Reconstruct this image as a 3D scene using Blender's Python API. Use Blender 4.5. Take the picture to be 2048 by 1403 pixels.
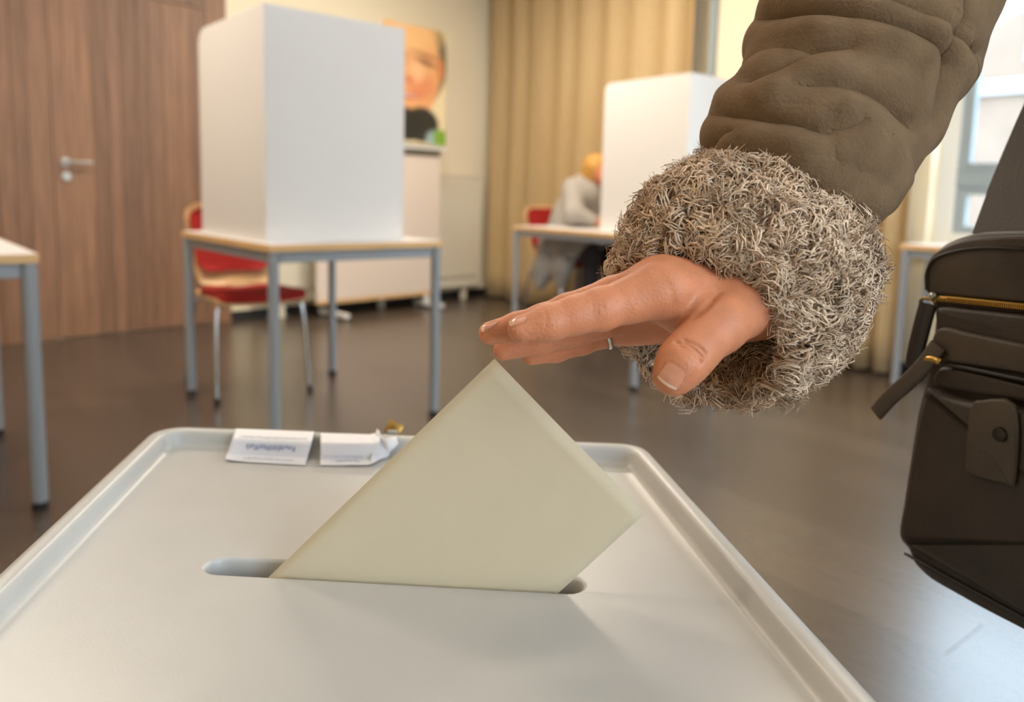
import bpy, bmesh, math, random
import numpy as np
from mathutils import Vector, Matrix
from mathutils.geometry import tessellate_polygon
random.seed(7); rng = np.random.default_rng(11)
for o in list(bpy.data.objects): bpy.data.objects.remove(o)
scene = bpy.context.scene
COL = scene.collection

# ---------------------------------------------------------------- camera
FPX, CX, YP, H = 1550.0, 1024.0, 571.0, 0.949
TH, RHO = math.atan(.118), .025
Fw = np.array([0, math.cos(TH), -math.sin(TH)]); R0 = np.array([1., 0, 0]); U0 = np.array([0, math.sin(TH), math.cos(TH)])
Rt = math.cos(RHO)*R0 + math.sin(RHO)*U0; Up = -math.sin(RHO)*R0 + math.cos(RHO)*U0
CAM = np.array([0, 0, H])
def ray(px, py): return Fw + (px-CX)/FPX*Rt - (py-YP)/FPX*Up
def az(px, py, z): r = ray(px, py); return CAM + r*(z-H)/r[2]
def ad(px, py, d): return CAM + ray(px, py)*d
def prj(P):
    v = np.asarray(P)-CAM; d = v@Fw
    return CX+FPX*(v@Rt)/d, YP-FPX*(v@Up)/d, d
cd = bpy.data.cameras.new('camera'); cam = bpy.data.objects.new('camera', cd); COL.objects.link(cam)
M = Matrix(((Rt[0], Up[0], -Fw[0], 0), (Rt[1], Up[1], -Fw[1], 0), (Rt[2], Up[2], -Fw[2], H), (0, 0, 0, 1)))
cam.matrix_world = M
cd.sensor_width = 36; cd.lens = FPX/2048*36; cd.shift_y = (YP-701.5)/2048; cd.clip_start = .01
cd.dof.use_dof = True; cd.dof.focus_distance = .42; cd.dof.aperture_fstop = 6.2
scene.camera = cam
# ---------------------------------------------------------------- world, light, exposure
w = bpy.data.worlds.new('world'); scene.world = w; w.use_nodes = True
bg = w.node_tree.nodes['Background']; bg.inputs[0].default_value = (.68, .83, 1, 1); bg.inputs[1].default_value = 23.0
scene.view_settings.view_transform = 'Standard'; scene.view_settings.look = 'None'
scene.view_settings.gamma = 1; scene.view_settings.use_curve_mapping = False
scene.view_settings.exposure = -1.0
Q = np.array([-.2, 7.3]); U1 = np.array([.701, .713]); U2 = np.array([.62, -.7846])     # room corner and wall directions
N1 = np.array([.713, -.701]); N2 = np.array([-.7846, -.62])                             # wall normals into the room
LA, LB, CEIL = 7.6, 8.6, 2.95
def room(a, b, z=0): p = Q - a*U1 + b*U2; return np.array([p[0], p[1], z])
def area_light(name, loc, target, sx, sy, power, color):
    l = bpy.data.lights.new(name, 'AREA'); l.shape = 'RECTANGLE'; l.size = sx; l.size_y = sy; l.energy = power; l.color = color
    o = bpy.data.objects.new(name, l); COL.objects.link(o); o.location = loc
    d = Vector(target)-Vector(loc); o.rotation_euler = d.to_track_quat('-Z', 'Y').to_euler(); return o
WARM, COOL = (1, .87, .72), (.80, .90, 1)
CEIL_LIGHTS = [(1.6, 2.0), (1.6, 4.6), (4.2, 2.0), (4.2, 4.6), (6.2, 2.6), (6.2, 5.6)]
for (a, b), pw_ in zip(CEIL_LIGHTS, (140, 72, 100, 17, 62, 8)):
    p = room(a, b, CEIL-.075); area_light('ceiling_lamp_light', p, (p[0], p[1], 0), 1.15, .25, pw_, WARM)
p = room(4.0, LB+.25, 1.75); q = room(4.0, 4, 1.0); area_light('window_daylight', p, q, 2.4, 1.9, 40, COOL)
p = room(-.0, 5.7, 1.75) - np.array([N2[0], N2[1], 0])*.45

# ---------------------------------------------------------------- helpers
def s2l(c): return tuple(((v/255)/12.92 if v/255 <= .04045 else ((v/255+.055)/1.055)**2.4) for v in c)
MATS = {}
def mat(name, rgb, rough=.5, metal=0, var=0, vscale=20, bump=0, bscale=200, spec=.5, stretch=(1, 1, 1), sss=0, attr=None, objrand=0, emit=None, detail=4, coords='Object', sheen=0, coat=0):
    if name in MATS: return MATS[name]
    m = bpy.data.materials.new(name); m.use_nodes = True; nt = m.node_tree; N = nt.nodes; L = nt.links
    b = N['Principled BSDF']; c = s2l(rgb)+(1,)
    b.inputs['Base Color'].default_value = c; b.inputs['Roughness'].default_value = rough; b.inputs['Metallic'].default_value = metal
    b.inputs['Specular IOR Level'].default_value = spec
    if sss: b.inputs['Subsurface Weight'].default_value = sss; b.inputs['Subsurface Radius'].default_value = (.006, .002, .001); b.inputs['Subsurface Scale'].default_value = 1
    if sheen: b.inputs['Sheen Weight'].default_value = sheen
    if coat: b.inputs['Coat Weight'].default_value = coat; b.inputs['Coat Roughness'].default_value = .2
    tc = N.new('ShaderNodeTexCoord'); mp = N.new('ShaderNodeMapping'); mp.inputs['Scale'].default_value = stretch
    L.new(tc.outputs[coords], mp.inputs[0])
    last = None
    if attr:
        at = N.new('ShaderNodeAttribute'); at.attribute_name = attr; last = at.outputs['Color']
    if var or objrand:
        hs = N.new('ShaderNodeHueSaturation')
        if last: L.new(last, hs.inputs['Color'])
        else: hs.inputs['Color'].default_value = c
        val = None
        if var:
            n = N.new('ShaderNodeTexNoise'); n.inputs['Scale'].default_value = vscale; n.inputs['Detail'].default_value = detail; L.new(mp.outputs[0], n.inputs[0])
            mr = N.new('ShaderNodeMapRange'); mr.inputs[1].default_value = .3; mr.inputs[2].default_value = .7; mr.inputs[3].default_value = 1-var; mr.inputs[4].default_value = 1+var
            L.new(n.outputs[0], mr.inputs[0]); val = mr.outputs[0]
        if objrand:
            oi = N.new('ShaderNodeObjectInfo'); mr = N.new('ShaderNodeMapRange'); mr.inputs[3].default_value = 1-objrand; mr.inputs[4].default_value = 1+objrand
            L.new(oi.outputs['Random'], mr.inputs[0])
            if val is not None:
                mm = N.new('ShaderNodeMath'); mm.operation = 'MULTIPLY'; L.new(val, mm.inputs[0]); L.new(mr.outputs[0], mm.inputs[1]); val = mm.outputs[0]
            else: val = mr.outputs[0]
        L.new(val, hs.inputs['Value']); last = hs.outputs[0]
    if last: L.new(last, b.inputs['Base Color'])
    if bump:
        n = N.new('ShaderNodeTexNoise'); n.inputs['Scale'].default_value = bscale; n.inputs['Detail'].default_value = 5; L.new(mp.outputs[0], n.inputs[0])
        bp = N.new('ShaderNodeBump'); bp.inputs['Strength'].default_value = min(bump, 1); bp.inputs['Distance'].default_value = .001*max(1, bump); L.new(n.outputs[0], bp.inputs['Height']); L.new(bp.outputs[0], b.inputs['Normal'])
    if emit: b.inputs['Emission Color'].default_value = s2l(emit[0])+(1,); b.inputs['Emission Strength'].default_value = emit[1]
    MATS[name] = m; return m

def tag(o, label=None, cat=None, group=None, kind=None):
    if label: o['label'] = label
    if cat: o['category'] = cat
    if group: o['group'] = group
    if kind: o['kind'] = kind
    return o
def empty(name, loc=(0, 0, 0), rz=0, **k):
    o = bpy.data.objects.new(name, None); COL.objects.link(o); o.location = loc; o.rotation_euler = (0, 0, rz); o.empty_display_size = .05
    return tag(o, **k)
def mesh_obj(name, verts, faces, m, parent=None, smooth=False, sharp=None, **k):
    me = bpy.data.meshes.new(name); me.from_pydata([tuple(map(float, v)) for v in verts] if not isinstance(verts, np.ndarray) else verts.tolist(), [], faces if not isinstance(faces, np.ndarray) else faces.tolist())
    me.update()
    o = bpy.data.objects.new(name, me); COL.objects.link(o)
    if m: me.materials.append(m)
    if parent: o.parent = parent
    if smooth or sharp:
        me.shade_smooth()
        if sharp: me.set_sharp_from_angle(angle=math.radians(sharp))
    return tag(o, **k)
def bm_obj(name, bm, m, parent=None, smooth=False, sharp=None, recalc=True, **k):
    if recalc: bmesh.ops.recalc_face_normals(bm, faces=bm.faces)
    me = bpy.data.meshes.new(name); bm.to_mesh(me); bm.free()
    o = bpy.data.objects.new(name, me); COL.objects.link(o)
    if m: me.materials.append(m)
    if parent: o.parent = parent
    if smooth or sharp:
        me.shade_smooth()
        if sharp: me.set_sharp_from_angle(angle=math.radians(sharp))
    return tag(o, **k)
def V3(p): return Vector((float(p[0]), float(p[1]), float(p[2])))
def add_box(bm, o, ax, ay, azv, bevel=0):
    """box with corner o and edge vectors ax, ay, azv"""
    o, ax, ay, azv = map(V3, (o, ax, ay, azv))
    vs = [bm.verts.new(o+ax*i+ay*j+azv*k) for k in (0, 1) for j in (0, 1) for i in (0, 1)]
    fs = [bm.faces.new([vs[i] for i in f]) for f in ((0, 2, 3, 1), (4, 5, 7, 6), (0, 1, 5, 4), (2, 6, 7, 3), (0, 4, 6, 2), (1, 3, 7, 5))]
    if bevel:
        es = list({e for f in fs for e in f.edges}); bmesh.ops.bevel(bm, geom=es, offset=bevel, segments=2, affect='EDGES', profile=.5)
    return bm
def add_tube(bm, pts, rads, n=12, cap=True):
    pts = [V3(p) for p in pts]
    if not hasattr(rads, '__len__'): rads = [rads]*len(pts)
    rings = []; prev = None
    for i, p in enumerate(pts):
        t = (pts[min(i+1, len(pts)-1)]-pts[max(i-1, 0)]).normalized()
        if prev is None:
            a = Vector((0, 0, 1)) if abs(t.z) < .9 else Vector((1, 0, 0)); u = t.cross(a).normalized()
        else: u = (prev - t*prev.dot(t)).normalized()
        prev = u; v = t.cross(u)
        rings.append([bm.verts.new(p+(u*math.cos(2*math.pi*k/n)+v*math.sin(2*math.pi*k/n))*rads[i]) for k in range(n)])
    for a, b in zip(rings, rings[1:]):
        for k in range(n): bm.faces.new((a[k], a[(k+1) % n], b[(k+1) % n], b[k]))
    if cap: bm.faces.new(rings[0][::-1]); bm.faces.new(rings[-1])
    return bm
def smooth_path(pts, n=8):
    """Catmull-Rom through pts (numpy rows)"""
    P = np.array(pts, float); P = np.vstack([2*P[0]-P[1], P, 2*P[-1]-P[-2]]); out = []
    for i in range(1, len(P)-2):
        for t in np.linspace(0, 1, n, endpoint=False):
            a, b, c, d = P[i-1], P[i], P[i+1], P[i+2]
            out.append(.5*((2*b)+(-a+c)*t+(2*a-5*b+4*c-d)*t*t+(-a+3*b-3*c+d)*t**3))
    out.append(P[-2]); return np.array(out)
def rot2(a): c, s = math.cos(a), math.sin(a); return np.array([[c, -s], [s, c]])

# ------- implicit surfaces (smooth union of tapered capsules) turned into one continuous mesh
class SDF:
    def __init__(s): s.pr = []
    def cap(s, a, b, ra, rb, k=.006): s.pr.append((np.array(a, np.float32), np.array(b, np.float32), ra, rb, k)); return s
    def chain(s, pts, rs, k=.006):
        for i in range(len(pts)-1): s.cap(pts[i], pts[i+1], rs[i], rs[i+1], k)
        return s
    def __call__(s, X, Y, Z):
        d = None
        for a, b, ra, rb, k in s.pr:
            ab = b-a; L2 = max(float(ab@ab), 1e-12)
            t = np.clip(((X-a[0])*ab[0]+(Y-a[1])*ab[1]+(Z-a[2])*ab[2])/L2, 0, 1)
            e = np.sqrt((X-a[0]-t*ab[0])**2+(Y-a[1]-t*ab[1])**2+(Z-a[2]-t*ab[2])**2)-(ra+(rb-ra)*t)
            if d is None: d = e
            else:
                h = np.clip(k-np.abs(d-e), 0, None)/k; d = np.minimum(d, e)-h*h*k*.25
        return d
    def bounds(s, m=.01):
        lo = np.min([np.minimum(p[0]-p[2], p[1]-p[3]) for p in s.pr], 0)-m; hi = np.max([np.maximum(p[0]+p[2], p[1]+p[3]) for p in s.pr], 0)+m
        return lo, hi
def surface_nets(fn, lo, hi, h):
    ax = [np.arange(lo[i], hi[i]+h, h, dtype=np.float32) for i in range(3)]
    X, Y, Z = np.meshgrid(*ax, indexing='ij', sparse=True); D = fn(X, Y, Z).astype(np.float32)
    ins = D < 0
    nx, ny, nz = D.shape; cs = (nx-1, ny-1, nz-1)
    cnt = np.zeros(cs, np.uint8)
    for i in (0, 1):
        for j in (0, 1):
            for k in (0, 1): cnt += ins[i:i+nx-1, j:j+ny-1, k:k+nz-1]
    act = (cnt > 0) & (cnt < 8); idx = np.argwhere(act); ids = -np.ones(cs, np.int32); ids[act] = np.arange(len(idx))
    acc = np.zeros((len(idx), 3), np.float32); num = np.zeros(len(idx), np.float32)
    corners = [(i, j, k) for i in (0, 1) for j in (0, 1) for k in (0, 1)]
    for a in corners:
        for b in corners:
            if sum(abs(a[q]-b[q]) for q in range(3)) == 1 and a < b:
                da = D[idx[:, 0]+a[0], idx[:, 1]+a[1], idx[:, 2]+a[2]]; db = D[idx[:, 0]+b[0], idx[:, 1]+b[1], idx[:, 2]+b[2]]
                mk = (da < 0) != (db < 0); t = np.where(mk, da/np.where(mk, da-db, 1), 0)
                P = np.array(a, np.float32)[None]+t[:, None]*(np.array(b)-np.array(a))[None]
                acc += np.where(mk[:, None], P, 0); num += mk
    V = (idx+acc/num[:, None])*h+np.array([a[0] for a in ax])
    F = []
    for axn in range(3):
        sl0 = [slice(None)]*3; sl1 = [slice(None)]*3; sl0[axn] = slice(0, -1); sl1[axn] = slice(1, None)
        ch = ins[tuple(sl0)] != ins[tuple(sl1)]; e = np.argwhere(ch); o1, o2 = [(1, 2), (2, 0), (0, 1)][axn]
        ok = (e[:, o1] > 0) & (e[:, o2] > 0) & (e[:, o1] < D.shape[o1]-1) & (e[:, o2] < D.shape[o2]-1); e = e[ok]
        first = ins[e[:, 0], e[:, 1], e[:, 2]]
        def cell(d1, d2): c = e.copy(); c[:, o1] += d1; c[:, o2] += d2; return ids[c[:, 0], c[:, 1], c[:, 2]]
        q = np.stack([cell(-1, -1), cell(0, -1), cell(0, 0), cell(-1, 0)], 1); q[~first] = q[~first][:, ::-1]; F.append(q)
    return V, np.vstack(F)
def sdf_mesh(name, s, h, m, parent=None, post=None, **k):
    lo, hi = s.bounds(3*h+.004); V, F = surface_nets(s, lo, hi, h)
    if post is not None: V = post(V)
    return mesh_obj(name, V, F, m, parent, smooth=True, **k)
def trace(s, px, py, d0, d1=1.0):
    """point where the line of sight meets an implicit surface (used to seat nails and creases on it)"""
    r = ray(px, py); t = d0
    for _ in range(200):
        P = CAM+r*t; e = float(s(P[0], P[1], P[2]))
        if e < 2e-5: return P
        t += e*.8/np.linalg.norm(r)
        if t > d1: return None
    return CAM+r*t

# ---------------------------------------------------------------- materials
m_wall = mat('painted_wall', (243, 230, 200), .8, bump=.15, bscale=120)
m_ceil = mat('ceiling_paint', (238, 234, 226), .9)
m_wood = mat('walnut_panel', (132, 97, 71), .5, var=.22, vscale=6, stretch=(9, 9, .5), objrand=.2, bump=.1, bscale=60)
m_floor = mat('floor_laminate', (80, 69, 59), .27, var=.16, vscale=9, stretch=(.9, 14, 1), objrand=.14, spec=.9)
m_base = mat('baseboard_shadow_dark', (30, 29, 28), .6)  # near-black puts the radiator's shadow into the left baseboard colour
m_plastic = mat('grey_bin_plastic', (181, 179, 173), .34, var=.02, vscale=30, bump=.06, bscale=900)
m_bodyp = mat('grey_bin_body', (170, 168, 160), .45)
m_paper = mat('cream_ballot_paper', (192, 176, 146), .75, var=.012, vscale=60, bump=.05, bscale=1500)
m_label = mat('white_label_paper', (236, 235, 238), .7)
m_ink = mat('grey_print_ink', (186, 186, 192), .8)
m_ink2 = mat('blue_print_ink', (172, 174, 196), .8)
m_skin = mat('skin', (198, 127, 89), .5, spec=.4, var=.10, vscale=70, bump=.45, bscale=700, sss=.25)
m_nail = mat('fingernail', (204, 138, 108), .25, spec=.6, coat=.3)
m_nailtip = mat('fingernail_tip', (222, 190, 160), .3)
m_suede = mat('olive_suede', (114, 91, 66), .95, var=.15, vscale=60, bump=.7, bscale=500, spec=.2)
m_suede2 = mat('olive_coat_shell', (102, 82, 59), .92, var=.12, vscale=30, bump=.4, bscale=500, sheen=.2)
m_fur = mat('fur_strands', (178, 160, 138), .85, attr='tint', spec=.25)
m_furbase = mat('fur_base', (186, 162, 136), .95, var=.1, vscale=150, bump=1, bscale=300)
m_leather = mat('brown_leather', (47, 36, 24), .48, var=.22, vscale=28, bump=.35, bscale=350)
m_leather2 = mat('brown_leather_worn', (66, 53, 38), .5, var=.2, vscale=30, bump=.3, bscale=350)
m_darkl = mat('dark_leather_piping', (34, 27, 20), .45)
m_brass = mat('brass', (190, 150, 80), .3, metal=1)
m_brassd = mat('dull_brass', (150, 118, 60), .4, metal=1)
m_steel = mat('polished_steel', (200, 202, 205), .18, metal=1)
m_satin = mat('satin_steel', (190, 186, 176), .35, metal=1)
m_grey = mat('grey_powder_coat', (142, 146, 150), .4)
m_cap = mat('black_plastic', (28, 28, 28), .5)
m_top = mat('white_table_laminate', (232, 229, 228), .35)
m_edge = mat('beech_edge', (214, 172, 116), .5, var=.08, vscale=10, stretch=(1, 1, 8))
m_booth = mat('white_booth_board', (220, 216, 211), .55)
m_ply = mat('beech_plywood', (216, 178, 128), .42, var=.08, vscale=12)
m_red = mat('red_upholstery', (166, 26, 20), .85, bump=.4, bscale=400)
m_curt = mat('beige_curtain_fabric', (186, 160, 116), .85, var=.05, vscale=40, bump=.2, bscale=300, sheen=.2)
m_rad = mat('radiator_enamel', (222, 214, 192), .4)
m_board = mat('pale_board', (226, 212, 198), .5)
m_frame = mat('grey_window_frame', (150, 162, 166), .4)
m_white = mat('white_frame', (226, 226, 222), .5)
m_print = mat('poster_print', (255, 255, 255), .45, attr='tint')
m_coat2 = mat('grey_coat', (164, 158, 150), .85, bump=.3, bscale=80)
m_trou = mat('dark_trousers', (48, 46, 50), .85)
m_blond = mat('blond_hair', (196, 146, 70), .6, var=.2, vscale=30, stretch=(4, 4, .6))
m_hair = mat('brown_hair', (82, 58, 40), .55, var=.25, vscale=60, stretch=(4, 4, .5))
m_shoe = mat('dark_shoe', (32, 28, 26), .5)
m_glass = bpy.data.materials.new('window_glass'); m_glass.use_nodes = True
_n = m_glass.node_tree.nodes; _l = m_glass.node_tree.links; _n.remove(_n['Principled BSDF'])
_t = _n.new('ShaderNodeBsdfTransparent'); _t.inputs[0].default_value = (.95, .98, .98, 1); _g = _n.new('ShaderNodeBsdfGlossy'); _g.inputs['Roughness'].default_value = .03
_mx = _n.new('ShaderNodeMixShader'); _mx.inputs[0].default_value = .06; _l.new(_t.outputs[0], _mx.inputs[1]); _l.new(_g.outputs[0], _mx.inputs[2]); _l.new(_mx.outputs[0], _n['Material Output'].inputs[0])

# ================================================================ ROOM
def v3(v2, z=0): return np.array([v2[0], v2[1], z])
def wall_box(bm, base, u, n, x0, x1, z0, z1, thick=.2, off=0):
    """box on a wall line: base point (2D), direction u, outward thickness along -n"""
    o = base+u*x0-n*off
    add_box(bm, v3(o, z0), v3(u*(x1-x0)), v3(-n*thick), (0, 0, z1-z0))
# floor: sub floor and laminate planks laid along U2
A0, B0, B1 = -.25, -.25, LB+.2
bm = bmesh.new(); add_box(bm, room(LA+.2, -.2, -.06), v3(U1*(LA+.4)), v3(U2*(LB+.4)), (0, 0, .05))
floor = bm_obj('floor', bm, mat('subfloor', (45, 38, 32), .9), kind='structure')
PW, PL = .192, 1.285
bm = bmesh.new(); add_box(bm, (-PL/2+.0006, -PW/2+.0006, -.010), (PL-.0012, 0, 0), (0, PW-.0012, 0), (0, 0, .010), bevel=.0003)
pl0 = bm_obj('plank', bm, m_floor, floor)
ang2 = math.atan2(U2[1], U2[0]); na, nb = int(LA/PW)+2, int(LB/PL)+2; cnt = 0; first = True; extra = []
rows = []
for i in range(na):
    off = (i*.37 % 1)*PL
    for j in range(-1, nb):
        a = i*PW+PW/2; b0 = j*PL+off; b1 = b0+PL; b0c, b1c = max(b0, 0), min(b1, LB)
        if a > LA or b1c-b0c < .1: continue
        rows.append((a, b0c, b1c))
rows.sort(key=lambda r: np.linalg.norm(room(r[0], (r[1]+r[2])/2)[:2]-np.array([.3, 2.4])))
# every plank joint is modelled; past 300 boards the rest are one part
for r in rows[:298]:
    a, b0c, b1c = r; c = room(a, (b0c+b1c)/2)
    o = pl0 if first else pl0.copy()
    if not first: COL.objects.link(o)
    first = False
    o.location = (c[0], c[1], 0); o.rotation_euler = (0, 0, ang2); o.scale = ((b1c-b0c)/PL, 1, 1)
if rows[298:]:
    bm = bmesh.new()
    for a, b0c, b1c in rows[298:]: add_box(bm, room(a+PW/2-.0006, b0c+.0006, -.01), v3(U1*(PW-.0012)), v3(U2*(b1c-b0c-.0012)), (0, 0, .01))
    bm_obj('plank_field', bm, m_floor, floor, kind='stuff')
bm = bmesh.new(); add_box(bm, room(LA+.2, -.2, CEIL), v3(U1*(LA+.4)), v3(U2*(LB+.4)), (0, 0, .1))
bm_obj('ceiling', bm, m_ceil, kind='structure')
# left wall: painted part near the corner, walnut boards with a flush door further left
WA = 2.576
bm = bmesh.new(); wall_box(bm, Q, -U1, N1, -.2, LA+.2, -.01, CEIL)
wl = bm_obj('wall_left', bm, m_wall, kind='structure')
a = WA; k = 0; DA0, DA1, DH = 2.72, 3.668, 2.12
edges = [WA]
while edges[-1] < DA0-.05: edges.append(min(edges[-1]+random.uniform(.07, .13), DA0))
edges[-1] = DA0
door = empty('door_1', v3(Q-U1*DA1), kind='structure')
def panel_strip(parent, name, a0, a1, z0, z1, off=.018, th=.018, m=None):
    bm = bmesh.new(); g = .0012
    p = Q-U1*(a0+g)+N1*.002
    base = Vector((0, 0, 0))
    if parent is door: base = V3(door.location)
    add_box(bm, V3(v3(p, z0))-base, v3(-U1*(a1-a0-2*g)), v3(N1*th), (0, 0, z1-z0), bevel=.001)
    return bm_obj(name, bm, m or m_wood, parent)
for e0, e1 in zip(edges, edges[1:]): panel_strip(wl, 'plank', e0, e1, .0, CEIL)
e = DA0
while e < DA1-.03:
    e1 = min(e+random.uniform(.07, .13), DA1)
    if DA1-e1 < .04: e1 = DA1
    panel_strip(door, 'plank', e+(.003 if e == DA0 else 0), e1-(.003 if e1 == DA1 else 0), .006, DH)
    panel_strip(wl, 'plank', e, e1, DH+.004, CEIL); e = e1
e = DA1
while e < LA: e1 = min(e+random.uniform(.07, .13), LA); panel_strip(wl, 'plank', e, e1, 0, CEIL) if e1-e > .01 else None; e = e1
# lever handle
hp = Q-U1*3.60+N1*.02; hz = 1.075; L0 = door.location
def rel(p): return V3(p)-L0
bm = bmesh.new(); add_tube(bm, [rel(v3(hp, hz)), rel(v3(hp+N1*.012, hz))], .027, 20); add_tube(bm, [rel(v3(hp, hz)), rel(v3(hp+N1*.05, hz))], .010, 12)
bm_obj('handle_rosette', bm, m_satin, door, sharp=40)
bm = bmesh.new(); add_tube(bm, smooth_path([rel(v3(hp+N1*.045, hz)), rel(v3(hp+N1*.056+U1*.015, hz)), rel(v3(hp+N1*.056+U1*.07, hz)), rel(v3(hp+N1*.054+U1*.135, hz))], 5), .0095, 12)
bm_obj('handle', bm, m_satin, door, sharp=40)
bm = bmesh.new(); add_tube(bm, [rel(v3(hp, hz-.085)), rel(v3(hp+N1*.012, hz-.085))], .026, 20); add_box(bm, rel(v3(hp+N1*.012-U1*.004, hz-.098)), v3(U1*.008), v3(N1*.003), (0, 0, .02))
bm_obj('lock_rosette', bm, m_satin, door, sharp=40)
bm = bmesh.new(); wall_box(bm, Q+N1*.014, -U1, N1, 0, WA, 0, .07, .014); bm_obj('baseboard_shadow_left', bm, m_base, kind='structure')  # dark strip stands in for the shadow gap under the radiator
# far wall with window opening
WB0, WB1, WZ0, WZ1 = 3.93, 7.4, .74, 2.6
bm = bmesh.new()
for x0, x1, z0, z1 in ((-.2, WB0, -.01, CEIL), (WB1, LB+.2, -.01, CEIL), (WB0, WB1, -.01, WZ0), (WB0, WB1, WZ1, CEIL)): wall_box(bm, Q, U2, N2, x0, x1, z0, z1, .28)
bm_obj('wall_far', bm, m_wall, kind='structure')
bm = bmesh.new(); wall_box(bm, Q+N2*.012, U2, N2, 0, LB, 0, .07, .012); bm_obj('baseboard_far', bm, m_base, kind='structure')
win = empty('window_1', v3(Q+U2*WB0, WZ0), kind='structure'); Lw = win.location
def wpart(name, x0, x1, z0, z1, m, off=.10, th=.07, bev=.004):
    bm = bmesh.new(); o = Q+U2*x0-N2*off; add_box(bm, V3(v3(o, z0))-Lw, v3(U2*(x1-x0)), v3(-N2*th), (0, 0, z1-z0), bevel=bev); return bm_obj(name, bm, m, win)
wpart('window_frame', WB0, WB0+.09, WZ0, WZ1, m_white); wpart('window_frame', WB1-.09, WB1, WZ0, WZ1, m_white)
wpart('window_frame', WB0+.09, WB1-.09, WZ0, WZ0+.06, m_white); wpart('window_frame', WB0+.09, WB1-.09, WZ1-.06, WZ1, m_white)
secs = [(WB0+.09, 5.05), (5.11, 6.2), (6.26, WB1-.09)]
wpart('mullion', 5.05, 5.11, WZ0+.06, WZ1-.06, m_white); wpart('mullion', 6.2, 6.26, WZ0+.06, WZ1-.06, m_white)
for x0, x1 in secs:
    wpart('transom', x0, x1, 1.045, 1.135, m_frame)
    for z0, z1 in ((WZ0+.06, 1.045), (1.135, WZ1-.06)):
        wpart('sash_rail', x0, x0+.055, z0, z1, m_frame, .11, .05); wpart('sash_rail', x1-.055, x1, z0, z1, m_frame, .11, .05)
        wpart('sash_rail', x0+.055, x1-.055, z0, z0+.04, m_frame, .11, .05); wpart('sash_rail', x0+.055, x1-.055, z1-.04, z1, m_frame, .11, .05)
        wpart('pane', x0+.05, x1-.05, z0+.035, z1-.035, m_glass, .13, .006, 0)
wpart('window_sill', WB0-.03, WB1+.03, WZ0-.03, WZ0-.001, m_white, -.06, .16)
# right and near walls (out of view, they close the room); tall window openings on the right
Rb = Q+U2*LB
bm = bmesh.new(); RW0, RW1 = 2.6, 5.0
for x0, x1, z0, z1 in ((-.2, RW0, -.01, CEIL), (RW1, LA+.2, -.01, CEIL), (RW0, RW1, -.01, .8), (RW0, RW1, 2.7, CEIL)): wall_box(bm, Rb, -U1, -N1, x0, x1, z0, z1, .2)
bm_obj('wall_right', bm, m_wall, kind='structure')
win2 = empty('window_2', v3(Rb-U1*RW0, .8), kind='structure')
for i in range(3):
    x = RW0+i*(RW1-RW0-.06)/2; bm = bmesh.new(); o = Rb-U1*x+N1*.05; add_box(bm, V3(v3(o, .8))-win2.location, v3(-U1*.06), v3(N1*.06), (0, 0, 1.9)); bm_obj('window_frame', bm, m_white, win2)
Nn = Q-U1*LA
bm = bmesh.new(); wall_box(bm, Nn, U2, -N2, -.2, LB+.2, -.01, CEIL); bm_obj('wall_near', bm, m_wall, kind='structure')
# ceiling lamps
for i, (a, b) in enumerate(CEIL_LIGHTS):
    c = room(a, b, CEIL); t = empty('ceiling_light', c, ang2, label='long warm white ceiling light over the tables', cat='light', group='ceiling lights of the polling room')
    bm = bmesh.new(); add_box(bm, (-.65, -.16, -.06), (1.3, 0, 0), (0, .32, 0), (0, 0, .06), bevel=.004); bm_obj('housing', bm, m_white, t)
    bm = bmesh.new(); add_box(bm, (-.62, -.14, -.066), (1.24, 0, 0), (0, .28, 0), (0, 0, .005)); bm_obj('diffuser', bm, mat('lamp_diffuser', (255, 240, 215), .6, emit=((255, 225, 190), 2.0)), t)

# ---------------------------------------------------------------- outside: building across the street
fc = Q+U2*5.0-N2*13; fo = empty('building', v3(fc, -4), math.atan2(U2[1], U2[0]), label='pale rendered building with rows of windows across the street outside the window', cat='building')
bm = bmesh.new(); add_box(bm, (-14, 0, 0), (28, 0, 0), (0, 6, 0), (0, 0, 10.2)); bm_obj('wall', bm, mat('facade_render', (120, 102, 88), .9, var=.08, vscale=1.5), fo)
bm = bmesh.new(); add_box(bm, (-14.3, -.35, 10.2), (28.6, 0, 0), (0, 6.6, 0), (0, 0, .35)); add_box(bm, (-14, -.12, 7.15), (28, 0, 0), (0, .12, 0), (0, 0, .3)); bm_obj('cornice', bm, mat('facade_trim', (140, 138, 136), .8), fo)
for zi in (1.0, 4.35, 7.75):
    for xi in range(14):
        x = -13.2+xi*2.0; bm = bmesh.new()
        add_box(bm, (x, -.05, zi), (1.15, 0, 0), (0, .1, 0), (0, 0, .08)); add_box(bm, (x, -.05, zi+1.85), (1.15, 0, 0), (0, .1, 0), (0, 0, .08))
        for q in (0, .535, 1.07): add_box(bm, (x+q, -.05, zi+.08), (.08, 0, 0), (0, .1, 0), (0, 0, 1.77))
        f = bm_obj('window', bm, mat('facade_window_frame', (140, 140, 140), .6), fo)
        bm = bmesh.new(); add_box(bm, (x+.05, -.02, zi+.05), (1.05, 0, 0), (0, .02, 0), (0, 0, 1.82)); bm_obj('pane', bm, mat('facade_glass', (64, 76, 90), .25), f)
bm = bmesh.new(); add_box(bm, v3(fc-U2*20+N2*12.5, -4.2), v3(U2*40), v3(-N2*13), (0, 0, .2)); bm_obj('street', bm, mat('asphalt', (80, 80, 82), .9, var=.1, vscale=3), label=None, kind='structure')

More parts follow.
